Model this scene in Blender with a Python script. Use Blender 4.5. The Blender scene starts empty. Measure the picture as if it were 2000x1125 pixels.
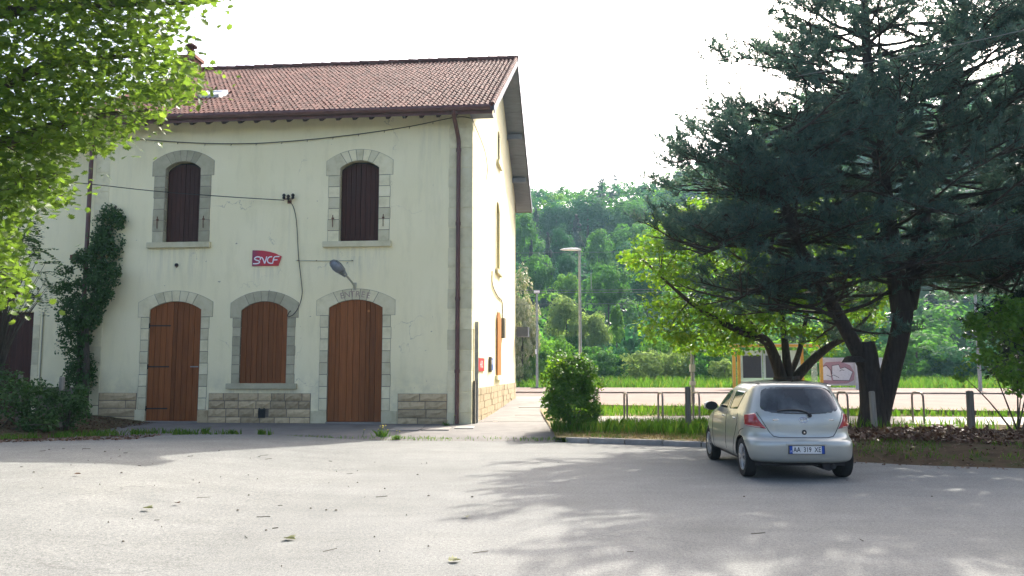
import bpy, bmesh, math, random
import numpy as np
from mathutils import Vector, Matrix

SC = bpy.context.scene
COL = SC.collection
R = math.radians
rng = np.random.default_rng(7)
random.seed(7)

# ------------------------------------------------------------------ camera, sky, sun, exposure
F, EYE = 1600.0, 1.6
PITCH = math.atan(162.5 / F)
CP, SP = math.cos(PITCH), math.sin(PITCH)
cam = bpy.data.cameras.new('camera')
cam.sensor_width = 36.0
cam.lens = F / 2000.0 * 36.0
cam.clip_start = 0.1
cam.clip_end = 4000
camo = bpy.data.objects.new('camera', cam)
COL.objects.link(camo)
camo.location = (0, 0, EYE)
camo.rotation_euler = (R(90) + PITCH, 0, 0)
SC.camera = camo

SUN_AZ, SUN_EL = 27.0, 39.0          # degrees right of +Y, degrees above the horizon
world = bpy.data.worlds.new('World')
SC.world = world
world.use_nodes = True
wn = world.node_tree
bg = wn.nodes['Background']
sky = wn.nodes.new('ShaderNodeTexSky')
sky.sky_type = 'NISHITA'
sky.sun_disc = False
sky.sun_elevation = R(SUN_EL)
sky.sun_rotation = R(SUN_AZ)
sky.dust_density = 5.0
sky.air_density = 0.42
sky.ozone_density = 0.1
wn.links.new(sky.outputs[0], bg.inputs[0])
bg.inputs[1].default_value = 0.15

sun = bpy.data.lights.new('sun', 'SUN')
sun.energy = 2.5
sun.angle = R(0.53)
sun.color = (1.0, 0.94, 0.84)
suno = bpy.data.objects.new('sun', sun)
COL.objects.link(suno)
sd = Vector((math.sin(R(SUN_AZ)) * math.cos(R(SUN_EL)), math.cos(R(SUN_AZ)) * math.cos(R(SUN_EL)), math.sin(R(SUN_EL))))
suno.rotation_euler = sd.to_track_quat('Z', 'Y').to_euler()
suno.location = sd * 60

SC.view_settings.view_transform = 'Standard'
SC.view_settings.look = 'None'
SC.view_settings.gamma = 1.0
SC.view_settings.use_curve_mapping = False
SC.view_settings.exposure = 2.0
SC.cycles.use_denoising = True
SC.cycles.max_bounces = 8
SC.cycles.transparent_max_bounces = 12
SC.cycles.volume_bounces = 0

# ------------------------------------------------------------------ where a pixel of the photograph lies in the place
def ray(u, v):
    a = (u - 1000) / F
    b = (562.5 - v) / F
    return Vector((a, CP - b * SP, SP + b * CP))
def at(u, v, y):                       # the point on that line of sight at distance y
    r = ray(u, v)
    k = y / r.y
    return Vector((r.x * k, y, EYE + r.z * k))
def ss(a, b, x):
    t = min(1.0, max(0.0, (x - a) / (b - a)))
    return t * t * (3 - 2 * t)

# ------------------------------------------------------------------ materials
def new_mat(name):
    m = bpy.data.materials.new(name)
    m.use_nodes = True
    nt = m.node_tree
    return m, nt, nt.nodes['Principled BSDF']

def ramp(nt, fac, stops):
    r = nt.nodes.new('ShaderNodeValToRGB')
    els = r.color_ramp.elements
    els[0].position, els[0].color = stops[0][0], (*stops[0][1], 1)
    els[1].position, els[1].color = stops[-1][0], (*stops[-1][1], 1)
    for p, c in stops[1:-1]:
        e = els.new(p)
        e.color = (*c, 1)
    nt.links.new(fac, r.inputs[0])
    return r.outputs[0]

def noise(nt, scale, detail=4, rough=0.6, coord='Object', stretch=(1, 1, 1)):
    tc = nt.nodes.new('ShaderNodeTexCoord')
    mp = nt.nodes.new('ShaderNodeMapping')
    mp.inputs['Scale'].default_value = stretch
    nt.links.new(tc.outputs[coord], mp.inputs[0])
    n = nt.nodes.new('ShaderNodeTexNoise')
    n.inputs['Scale'].default_value = scale
    n.inputs['Detail'].default_value = detail
    n.inputs['Roughness'].default_value = rough
    nt.links.new(mp.outputs[0], n.inputs['Vector'])
    return n.outputs[0]

def mixc(nt, fac, a, b, mode='MIX'):
    m = nt.nodes.new('ShaderNodeMix')
    m.data_type = 'RGBA'
    m.blend_type = mode
    for sock, val in ((m.inputs[0], fac), (m.inputs[6], a), (m.inputs[7], b)):
        if hasattr(val, 'is_linked'):
            nt.links.new(val, sock)
        elif isinstance(val, tuple):
            sock.default_value = (*val, 1)
        else:
            sock.default_value = val
    return m.outputs[2]

def bump(nt, bsdf, height, strength, dist=0.01):
    b = nt.nodes.new('ShaderNodeBump')
    b.inputs['Strength'].default_value = strength
    b.inputs['Distance'].default_value = dist
    nt.links.new(height, b.inputs['Height'])
    nt.links.new(b.outputs[0], bsdf.inputs['Normal'])

def obj_random(nt):
    return nt.nodes.new('ShaderNodeObjectInfo').outputs['Random']

def island_random(nt):
    return nt.nodes.new('ShaderNodeNewGeometry').outputs['Random Per Island']

def varied(name, c1, c2, scale=4.0, rough=0.85, bstr=0.3, bscale=60.0, by_object=0.0, stretch=(1, 1, 1), metallic=0.0, spec=0.3, c3=None, by_island=False):
    """noise between two colours, fine relief, and a lighter/darker step from one piece to the next"""
    m, nt, b = new_mat(name)
    n = noise(nt, scale, 5, 0.62, 'Object', stretch)
    stops = [(0.3, c1), (0.7, c2)] if c3 is None else [(0.28, c1), (0.5, c2), (0.72, c3)]
    c = ramp(nt, n, stops)
    if by_object:
        src = island_random(nt) if by_island else obj_random(nt)
        k = ramp(nt, src, [(0, (1 - by_object,) * 3), (1, (1 + by_object,) * 3)])
        c = mixc(nt, 1.0, c, k, 'MULTIPLY')
    nt.links.new(c, b.inputs['Base Color'])
    b.inputs['Roughness'].default_value = rough
    b.inputs['Metallic'].default_value = metallic
    b.inputs['Specular IOR Level'].default_value = spec
    if bstr:
        bump(nt, b, noise(nt, bscale, 3, 0.6, 'Object', stretch), bstr)
    return m

def plain(name, c, rough=0.5, metallic=0.0, spec=0.4, coat=0.0):
    m, nt, b = new_mat(name)
    n = noise(nt, 9.0, 3)
    nt.links.new(ramp(nt, n, [(0.25, tuple(x * 0.88 for x in c)), (0.75, tuple(min(1, x * 1.1) for x in c))]), b.inputs['Base Color'])
    b.inputs['Roughness'].default_value = rough
    b.inputs['Metallic'].default_value = metallic
    b.inputs['Specular IOR Level'].default_value = spec
    b.inputs['Coat Weight'].default_value = coat
    b.inputs['Coat Roughness'].default_value = 0.08
    return m

def leaf_mat(name, c1, c2, c3=None, trans=0.45, tint=(1.25, 1.35, 0.6), rough=0.5, spec=0.25):
    """each leaf its own green; light passes through it"""
    m, nt, b = new_mat(name)
    stops = [(0.0, c1), (1.0, c2)] if c3 is None else [(0.0, c1), (0.8, c2), (1.0, c3)]
    c = ramp(nt, island_random(nt), stops)
    nt.links.new(c, b.inputs['Base Color'])
    b.inputs['Roughness'].default_value = rough
    b.inputs['Specular IOR Level'].default_value = spec
    t = nt.nodes.new('ShaderNodeBsdfTranslucent')
    nt.links.new(mixc(nt, 1.0, c, tint, 'MULTIPLY'), t.inputs[0])
    mx = nt.nodes.new('ShaderNodeMixShader')
    mx.inputs[0].default_value = trans
    nt.links.new(b.outputs[0], mx.inputs[1])
    nt.links.new(t.outputs[0], mx.inputs[2])
    nt.links.new(mx.outputs[0], nt.nodes['Material Output'].inputs['Surface'])
    return m

M = {}
def make_materials():
    # asphalt: worn pale grey, fine chippings, broad paler and browner patches
    m, nt, b = new_mat('asphalt')
    big = noise(nt, 0.22, 5, 0.6)
    mid = noise(nt, 1.7, 5, 0.65)
    grit = noise(nt, 75.0, 3, 0.8)
    c = ramp(nt, big, [(0.3, (0.143, 0.149, 0.143)), (0.52, (0.172, 0.178, 0.172)), (0.72, (0.192, 0.195, 0.184))])
    c = mixc(nt, 0.55, c, ramp(nt, mid, [(0.3, (0.80, 0.80, 0.80)), (0.7, (1.15, 1.14, 1.12))]), 'MULTIPLY')
    c = mixc(nt, 0.9, c, ramp(nt, grit, [(0.3, (0.48, 0.48, 0.48)), (0.5, (1.0, 1.0, 1.0)), (0.68, (1.6, 1.58, 1.54))]), 'MULTIPLY')
    c = mixc(nt, 0.8, c, ramp(nt, noise(nt, 26.0, 4, 0.75), [(0.3, (0.60, 0.60, 0.60)), (0.5, (1.0, 1.0, 1.0)), (0.7, (1.34, 1.33, 1.30))]), 'MULTIPLY')
    c = mixc(nt, 0.6, c, ramp(nt, noise(nt, 0.9, 6, 0.7, 'Object', (0.35, 1.6, 1)), [(0.36, (0.84, 0.84, 0.83)), (0.55, (1.0, 1.0, 1.0))]), 'MULTIPLY')
    vo = nt.nodes.new('ShaderNodeTexVoronoi'); vo.feature = 'DISTANCE_TO_EDGE'; vo.inputs['Scale'].default_value = 0.33
    tc0 = nt.nodes.new('ShaderNodeTexCoord'); wv = nt.nodes.new('ShaderNodeVectorMath'); wv.operation = 'ADD'
    nz = nt.nodes.new('ShaderNodeTexNoise'); nz.inputs['Scale'].default_value = 1.3; nz.inputs['Detail'].default_value = 6
    nt.links.new(tc0.outputs['Object'], nz.inputs['Vector']); nt.links.new(tc0.outputs['Object'], wv.inputs[0]); nt.links.new(nz.outputs['Color'], wv.inputs[1]); nt.links.new(wv.outputs[0], vo.inputs['Vector'])
    ck = nt.nodes.new('ShaderNodeMath'); ck.operation = 'MULTIPLY'
    nt.links.new(ramp(nt, vo.outputs[0], [(0.0, (1, 1, 1)), (0.006, (0, 0, 0))]), ck.inputs[0])
    nt.links.new(ramp(nt, noise(nt, 0.35, 3), [(0.5, (0, 0, 0)), (0.62, (0.45, 0.45, 0.45))]), ck.inputs[1])
    c = mixc(nt, ck.outputs[0], c, (0.06, 0.058, 0.055))
    nt.links.new(c, b.inputs['Base Color'])
    b.inputs['Roughness'].default_value = 0.9
    b.inputs['Specular IOR Level'].default_value = 0.2
    bump(nt, b, grit, 0.5, 0.006)
    M['asphalt'] = m
    M['pavement'] = varied('worn pavement', (0.13, 0.125, 0.117), (0.19, 0.18, 0.168), 1.6, 0.92, 0.4, 70)
    M['slab'] = varied('pale concrete', (0.22, 0.205, 0.185), (0.29, 0.272, 0.245), 3, 0.9, 0.35, 60, 0.12)
    M['platform'] = varied('beige platform surface', (0.118, 0.082, 0.065), (0.15, 0.106, 0.085), 0.5, 0.95, 0.4, 50, c3=(0.175, 0.127, 0.102))
    M['kerb'] = varied('kerb concrete', (0.2, 0.19, 0.17), (0.32, 0.3, 0.27), 5, 0.9, 0.4, 50, 0.12)
    M['soil'] = varied('soil and moss', (0.06, 0.06, 0.025), (0.11, 0.085, 0.045), 2.5, 0.98, 0.6, 30, c3=(0.05, 0.09, 0.02))
    M['dark_soil'] = varied('dark leafy soil', (0.05, 0.036, 0.022), (0.1, 0.07, 0.042), 3.0, 0.98, 0.6, 30, c3=(0.05, 0.065, 0.022), spec=0.05)
    M['dry_verge'] = varied('dry verge soil', (0.16, 0.12, 0.06), (0.22, 0.17, 0.09), 2.0, 0.98, 0.6, 30, c3=(0.10, 0.13, 0.03))
    # render: cream with a green cast, vertical weather streaks, rubbed patches
    m, nt, b = new_mat('cream render')
    n1 = noise(nt, 0.55, 6, 0.6)
    n2 = noise(nt, 2.4, 6, 0.7, 'Object', (1.0, 1.0, 0.22))
    n3 = noise(nt, 9.0, 5, 0.75)
    c = ramp(nt, n1, [(0.3, (0.85, 0.78, 0.49)), (0.7, (0.90, 0.83, 0.55))])
    c = mixc(nt, 0.5, c, ramp(nt, n2, [(0.28, (0.80, 0.80, 0.76)), (0.5, (1, 1, 1))]), 'MULTIPLY')
    c = mixc(nt, 0.5, c, ramp(nt, n3, [(0.22, (0.72, 0.70, 0.66)), (0.36, (1, 1, 1))]), 'MULTIPLY')
    # rain streaks below the sills and the lamp, damp along the foot of the wall, hairline cracks
    tc0 = nt.nodes.new('ShaderNodeTexCoord')
    sx0 = nt.nodes.new('ShaderNodeSeparateXYZ')
    nt.links.new(tc0.outputs['Object'], sx0.inputs[0])
    def mr(sock, a, b_, lo=0.0, hi=1.0):
        q = nt.nodes.new('ShaderNodeMapRange'); q.interpolation_type = 'SMOOTHSTEP'
        q.inputs[1].default_value = a; q.inputs[2].default_value = b_; q.inputs[3].default_value = lo; q.inputs[4].default_value = hi
        nt.links.new(sock, q.inputs[0]); return q.outputs[0]
    def mul(a, b_):
        q = nt.nodes.new('ShaderNodeMath'); q.operation = 'MULTIPLY'
        nt.links.new(a, q.inputs[0])
        if hasattr(b_, 'is_linked'): nt.links.new(b_, q.inputs[1])
        else: q.inputs[1].default_value = b_
        return q.outputs[0]
    streak = ramp(nt, noise(nt, 3.2, 5, 0.7, 'Object', (1.7, 1.0, 0.13)), [(0.45, (0, 0, 0)), (0.75, (1, 1, 1))])
    for (xa, xb, zt, ln_) in ((-9.8, -7.75, 5.25, 1.6), (-4.4, -2.35, 5.2, 1.3), (-7.2, -5.0, 1.1, 0.5), (-6.5, -5.6, 4.66, 0.8), (-3.6, -3.15, 4.9, 1.0), (-5.5, -5.3, 6.55, 2.2), (-1.6, -0.62, 9.1, 4.5), (-11.0, -10.2, 9.1, 5.5)):
        msk = mul(mul(mr(sx0.outputs[0], xa, xa + 0.12), mr(sx0.outputs[0], xb - 0.12, xb, 1, 0)), mul(mr(sx0.outputs[2], zt - ln_, zt - 0.05), mr(sx0.outputs[2], zt, zt + 0.02, 1, 0)))
        c = mixc(nt, mul(mul(msk, streak), 0.5 if zt < 9 else 0.28), c, (0.36, 0.35, 0.28))
    damp = mul(mr(sx0.outputs[2], 0.9, 1.9, 1, 0), ramp(nt, noise(nt, 1.4, 6, 0.7), [(0.4, (0, 0, 0)), (0.65, (1, 1, 1))]))
    c = mixc(nt, mul(damp, 0.55), c, (0.42, 0.41, 0.30))
    vo = nt.nodes.new('ShaderNodeTexVoronoi'); vo.feature = 'DISTANCE_TO_EDGE'; vo.inputs['Scale'].default_value = 0.42
    wv = nt.nodes.new('ShaderNodeVectorMath'); wv.operation = 'ADD'
    nz = nt.nodes.new('ShaderNodeTexNoise'); nz.inputs['Scale'].default_value = 2.2; nz.inputs['Detail'].default_value = 5
    nt.links.new(tc0.outputs['Object'], nz.inputs['Vector'])
    nt.links.new(tc0.outputs['Object'], wv.inputs[0]); nt.links.new(nz.outputs['Color'], wv.inputs[1]); nt.links.new(wv.outputs[0], vo.inputs['Vector'])
    crack = mul(mr(vo.outputs[0], 0.0, 0.006, 1, 0), ramp(nt, noise(nt, 0.5, 3), [(0.5, (0, 0, 0)), (0.6, (1, 1, 1))]))
    c = mixc(nt, mul(crack, 0.5), c, (0.25, 0.24, 0.19))
    pock = ramp(nt, noise(nt, 6.5, 2, 0.5), [(0.74, (0, 0, 0)), (0.765, (1, 1, 1))])
    c = mixc(nt, mul(pock, 0.8), c, (0.22, 0.20, 0.16))
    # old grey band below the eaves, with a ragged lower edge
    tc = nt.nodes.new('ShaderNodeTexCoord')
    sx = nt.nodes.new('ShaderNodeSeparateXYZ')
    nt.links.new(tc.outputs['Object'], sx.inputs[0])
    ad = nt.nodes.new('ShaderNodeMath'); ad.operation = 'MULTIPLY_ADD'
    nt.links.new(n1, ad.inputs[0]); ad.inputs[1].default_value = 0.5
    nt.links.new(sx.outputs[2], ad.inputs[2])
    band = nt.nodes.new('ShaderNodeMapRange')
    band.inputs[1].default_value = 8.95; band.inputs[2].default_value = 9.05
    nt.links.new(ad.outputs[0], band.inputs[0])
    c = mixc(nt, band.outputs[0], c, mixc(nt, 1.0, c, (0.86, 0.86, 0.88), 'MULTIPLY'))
    nt.links.new(c, b.inputs['Base Color'])
    b.inputs['Roughness'].default_value = 0.95
    b.inputs['Specular IOR Level'].default_value = 0.15
    bump(nt, b, noise(nt, 45, 4, 0.7), 0.35, 0.012)
    M['render'] = m
    M['stone'] = varied('dressed limestone', (0.55, 0.50, 0.31), (0.69, 0.635, 0.41), 3.0, 0.92, 0.35, 40, 0.18, c3=(0.74, 0.69, 0.48))
    M['grey_stone'] = varied('grey weathered stone', (0.36, 0.335, 0.22), (0.47, 0.44, 0.30), 4.0, 0.95, 0.4, 45, 0.18)
    M['plinth'] = varied('rock faced sandstone', (0.34, 0.26, 0.145), (0.50, 0.40, 0.24), 6.0, 0.95, 0.8, 25, 0.25, c3=(0.44, 0.34, 0.20))
    M['mortar'] = varied('mortar', (0.13, 0.11, 0.085), (0.2, 0.175, 0.14), 8.0, 0.98, 0.5, 60)
    M['joint'] = varied('old lime joint', (0.2, 0.185, 0.14), (0.3, 0.28, 0.21), 8.0, 0.98, 0.3, 60)
    M['oak'] = varied('varnished red brown timber', (0.165, 0.053, 0.016), (0.265, 0.092, 0.026), 3.0, 0.55, 0.25, 30, 0.25, (9, 9, 0.5), spec=0.2)
    M['orange_wood'] = varied('orange varnished shutter', (0.42, 0.17, 0.05), (0.52, 0.22, 0.07), 3.0, 0.45, 0.2, 30, 0.1, (9, 9, 0.5))
    M['dark_wood'] = varied('old dark brown shutter boards', (0.035, 0.012, 0.008), (0.068, 0.024, 0.015), 3.0, 0.6, 0.4, 30, 0.15, (9, 9, 0.5), spec=0.25)
    M['iron'] = plain('black iron', (0.02, 0.019, 0.018), 0.6)
    M['rust'] = varied('rusty iron', (0.10, 0.05, 0.03), (0.2, 0.1, 0.06), 20, 0.85, 0.3, 60)
    M['brown_metal'] = varied('brown painted metal', (0.10, 0.045, 0.04), (0.16, 0.075, 0.062), 4, 0.45, 0.1, 30, spec=0.4)
    M['eave_wood'] = varied('dark eaves timber', (0.06, 0.045, 0.05), (0.1, 0.075, 0.08), 4, 0.8, 0.3, 30, 0.1)
    M['soffit'] = varied('slate blue painted soffit boards', (0.14, 0.155, 0.19), (0.19, 0.205, 0.25), 2.0, 0.7, 0.2, 30, 0.06, (1, 6, 1))
    M['tile'] = varied('clay roof tile', (0.072, 0.027, 0.021), (0.115, 0.046, 0.036), 1.3, 0.9, 0.4, 40, 0.32, c3=(0.14, 0.07, 0.057))
    M['tile_mass'] = varied('clay roof tiles', (0.072, 0.027, 0.021), (0.115, 0.046, 0.036), 1.3, 0.9, 0.4, 40, 0.32, c3=(0.14, 0.07, 0.057), by_island=True)
    M['brick_red'] = varied('red chimney brick', (0.16, 0.06, 0.045), (0.25, 0.1, 0.07), 8, 0.9, 0.5, 30)
    M['cable'] = plain('black cable sheath', (0.022, 0.022, 0.022), 0.6)
    M['conduit'] = plain('cream painted conduit', (0.42, 0.41, 0.31), 0.7)
    M['steel'] = varied('galvanised steel', (0.22, 0.235, 0.23), (0.32, 0.335, 0.33), 8, 0.5, 0.05, 40, metallic=0.55)
    M['grey_paint'] = varied('light grey paint', (0.42, 0.43, 0.43), (0.52, 0.53, 0.53), 6, 0.5, 0.05, 40)
    M['wire'] = plain('dull wire', (0.16, 0.17, 0.17), 0.7)
    M['white_paint'] = plain('white paint', (0.75, 0.76, 0.76), 0.45)
    M['lamp_glass'] = plain('grey lamp bowl', (0.18, 0.2, 0.23), 0.15, 0, 0.6)
    M['skylight_glass'] = plain('pale reflecting pane', (0.5, 0.52, 0.53), 0.1, 0, 0.8)
    M['post_wood'] = varied('weathered post timber', (0.11, 0.1, 0.08), (0.2, 0.185, 0.15), 4, 0.95, 0.6, 40, 0.1, (8, 8, 0.6))
    M['pale_post'] = varied('bleached post timber', (0.22, 0.2, 0.16), (0.32, 0.3, 0.25), 4, 0.95, 0.6, 40, 0.1, (8, 8, 0.6))
    M['hoop'] = varied('brownish steel hoop', (0.2, 0.165, 0.14), (0.3, 0.255, 0.22), 6, 0.4, 0.1, 40, metallic=0.4)
    M['yellow'] = plain('yellow shelter paint', (0.62, 0.33, 0.03), 0.5)
    M['panel_white'] = varied('dirty pale panel', (0.42, 0.38, 0.39), (0.55, 0.53, 0.53), 3, 0.6, 0.0)
    M['dark_panel'] = plain('dark poster panel', (0.035, 0.03, 0.032), 0.35)
    M['shelter_roof'] = varied('grey shelter roof', (0.3, 0.31, 0.3), (0.38, 0.39, 0.38), 3, 0.7, 0.0)
    M['blind'] = plain('dark blue grey housing', (0.06, 0.065, 0.085), 0.5)
    M['sign_blue'] = plain('blue sign print', (0.02, 0.12, 0.42), 0.4)
    M['sign_red'] = plain('red sign print', (0.55, 0.025, 0.04), 0.4)
    M['ink_white'] = plain('white print', (0.8, 0.8, 0.8), 0.5)
    M['ink_dark'] = plain('dark print', (0.02, 0.02, 0.022), 0.5)
    M['spray_pink'] = plain('dusky pink spray paint', (0.35, 0.2, 0.22), 0.6)
    M['spray_white'] = plain('white spray paint', (0.6, 0.6, 0.61), 0.6)
    M['faded_red'] = varied('faded red lettering', (0.30, 0.20, 0.19), (0.40, 0.32, 0.27), 14, 0.9, 0.0)
    # sign gradient: plum to red, a print
    m, nt, b = new_mat('plum to red print')
    tc = nt.nodes.new('ShaderNodeTexCoord')
    sx = nt.nodes.new('ShaderNodeSeparateXYZ')
    nt.links.new(tc.outputs['Object'], sx.inputs[0])
    mr = nt.nodes.new('ShaderNodeMapRange')
    mr.inputs[1].default_value = 0.0; mr.inputs[2].default_value = 0.88
    nt.links.new(sx.outputs[0], mr.inputs[0])
    nt.links.new(ramp(nt, mr.outputs[0], [(0.0, (0.2, 0.006, 0.06)), (0.3, (0.46, 0.006, 0.025)), (1.0, (0.55, 0.012, 0.012))]), b.inputs['Base Color'])
    b.inputs['Roughness'].default_value = 0.35
    M['sign_print'] = m
    # car
    m, nt, b = new_mat('silver car paint')
    nt.links.new(ramp(nt, noise(nt, 2.5, 4), [(0.3, (0.345, 0.36, 0.325)), (0.7, (0.39, 0.405, 0.365))]), b.inputs['Base Color'])
    b.inputs['Metallic'].default_value = 0.5
    b.inputs['Roughness'].default_value = 0.32
    b.inputs['Coat Weight'].default_value = 0.6
    b.inputs['Coat Roughness'].default_value = 0.06
    M['car_paint'] = m
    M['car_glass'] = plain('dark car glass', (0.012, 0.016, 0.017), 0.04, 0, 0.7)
    nt = M['car_glass'].node_tree       # mottled reflection of clouds and trees painted into the pane colour
    painted_reflection = ramp(nt, noise(nt, 2.6, 4, 0.55, 'Object', (1, 1, 0.8)), [(0.42, (0.010, 0.013, 0.014)), (0.6, (0.045, 0.055, 0.058)), (0.72, (0.09, 0.105, 0.105))])
    nt.links.new(painted_reflection, nt.nodes['Principled BSDF'].inputs['Base Color'])
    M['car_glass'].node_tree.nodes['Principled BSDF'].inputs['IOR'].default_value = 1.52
    M['side_glass'] = plain('greenish car glass', (0.02, 0.03, 0.02), 0.03, 0, 0.5)
    M['side_glass'].node_tree.nodes['Principled BSDF'].inputs['IOR'].default_value = 1.45
    M['rubber'] = varied('tyre rubber', (0.012, 0.012, 0.012), (0.022, 0.022, 0.021), 20, 0.9, 0.2, 60)
    M['black_plastic'] = plain('black plastic', (0.014, 0.014, 0.015), 0.55)
    M['hub'] = plain('silver wheel trim', (0.4, 0.41, 0.42), 0.35, 0.7)
    M['chrome'] = plain('chrome', (0.6, 0.61, 0.62), 0.15, 1.0)
    M['lamp_red'] = plain('red lamp lens', (0.30, 0.008, 0.016), 0.12, 0, 0.7, 0.5)
    M['lamp_pale'] = plain('pale lamp lens', (0.45, 0.3, 0.3), 0.12, 0, 0.7, 0.5)
    M['plate_white'] = plain('plate white', (0.62, 0.63, 0.6), 0.45)
    M['plate_blue'] = plain('plate blue', (0.01, 0.06, 0.3), 0.45)
    # plants
    M['bark'] = varied('dark ridged bark', (0.026, 0.021, 0.018), (0.06, 0.05, 0.042), 5, 0.97, 1.0, 14, 0, (3, 3, 0.5))
    M['branch'] = varied('grey brown bark', (0.05, 0.042, 0.032), (0.1, 0.085, 0.065), 5, 0.95, 0.6, 20)
    M['needles'] = leaf_mat('blue green needles', (0.046, 0.092, 0.088), (0.088, 0.148, 0.136), (0.12, 0.13, 0.1), 0.5, (1.0, 1.15, 0.8))
    M['dark_needles'] = leaf_mat('dark needles', (0.010, 0.026, 0.014), (0.022, 0.045, 0.024), None, 0.12, (1.0, 1.1, 0.7))
    M['plane_leaf'] = leaf_mat('bright plane leaves', (0.07, 0.125, 0.026), (0.115, 0.19, 0.04), (0.17, 0.25, 0.06), 0.62, (1.4, 1.4, 0.65), 0.4)
    M['lime_leaf'] = leaf_mat('fresh green leaves', (0.07, 0.155, 0.022), (0.12, 0.225, 0.03), (0.17, 0.24, 0.04), 0.62, (1.4, 1.45, 0.5))
    M['ivy_leaf'] = leaf_mat('dark creeper leaves', (0.025, 0.065, 0.014), (0.055, 0.12, 0.026), None, 0.25)
    M['shrub_leaf'] = leaf_mat('glossy shrub leaves', (0.06, 0.15, 0.022), (0.12, 0.24, 0.035), None, 0.45)
    M['wood_leaf_a'] = leaf_mat('hill foliage mid green', (0.055, 0.165, 0.036), (0.098, 0.235, 0.05), None, 0.6, (1.1, 1.2, 0.6), 0.7, 0.06)
    M['wood_leaf_b'] = leaf_mat('hill foliage deep green', (0.027, 0.105, 0.05), (0.052, 0.16, 0.07), None, 0.52, (1.0, 1.15, 0.7), 0.7, 0.06)
    M['wood_leaf_c'] = leaf_mat('hill foliage fresh green', (0.09, 0.215, 0.034), (0.145, 0.29, 0.05), None, 0.62, (1.2, 1.25, 0.5), 0.7, 0.06)
    M['wood_leaf_d'] = leaf_mat('grey green feathery foliage', (0.15, 0.235, 0.085), (0.235, 0.31, 0.13), None, 0.62, (1.1, 1.15, 0.6), 0.7, 0.06)
    M['wood_needle'] = leaf_mat('far conifer needles', (0.025, 0.05, 0.04), (0.05, 0.07, 0.05), None, 0.15, (1, 1, 0.8))
    M['blossom'] = leaf_mat('cream blossom and leaf', (0.16, 0.21, 0.07), (0.42, 0.42, 0.26), (0.5, 0.48, 0.34), 0.35, (1, 1, 0.8))
    M['grass'] = leaf_mat('grass blades', (0.055, 0.13, 0.02), (0.105, 0.2, 0.035), (0.2, 0.2, 0.07), 0.5, (1.2, 1.35, 0.55), 0.7, 0.06)
    M['dry_grass'] = leaf_mat('dry grass blades', (0.2, 0.16, 0.06), (0.3, 0.24, 0.11), None, 0.3, (1, 1, 0.7))
    M['dead_leaf'] = leaf_mat('dead leaves', (0.06, 0.03, 0.018), (0.13, 0.07, 0.04), (0.2, 0.13, 0.08), 0.15, (1, 0.9, 0.7))
    M['green_litter'] = leaf_mat('fallen green leaf', (0.16, 0.17, 0.07), (0.22, 0.22, 0.1), None, 0.1)
    M['hill_soil'] = varied('hill undergrowth', (0.012, 0.032, 0.010), (0.026, 0.055, 0.016), 0.3, 0.98, 0.4, 2, spec=0.0)
    M['flower'] = plain('yellow flower', (0.6, 0.5, 0.03), 0.7)
make_materials()

# ------------------------------------------------------------------ object helpers
def tag(o, label=None, cat=None, group=None, kind=None):
    if label: o['label'] = label
    if cat: o['category'] = cat
    if group: o['group'] = group
    if kind: o['kind'] = kind
    return o

def link(name, data, parent=None, loc=None, mat=None):
    o = bpy.data.objects.new(name, data)
    COL.objects.link(o)
    if parent is not None: o.parent = parent
    if loc is not None: o.location = loc
    if mat is not None and data is not None and not data.materials:
        data.materials.append(mat)
    return o

def thing(name, label, cat, loc=(0, 0, 0), rz=0.0, group=None):
    o = link(name, None)
    o.location = loc
    o.rotation_euler = (0, 0, rz)
    return tag(o, label, cat, group)

def copy_tree(o, parent=None):
    c = o.copy()
    COL.objects.link(c)
    if parent is not None: c.parent = parent
    for ch in list(o.children):
        copy_tree(ch, c)
    return c

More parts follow.
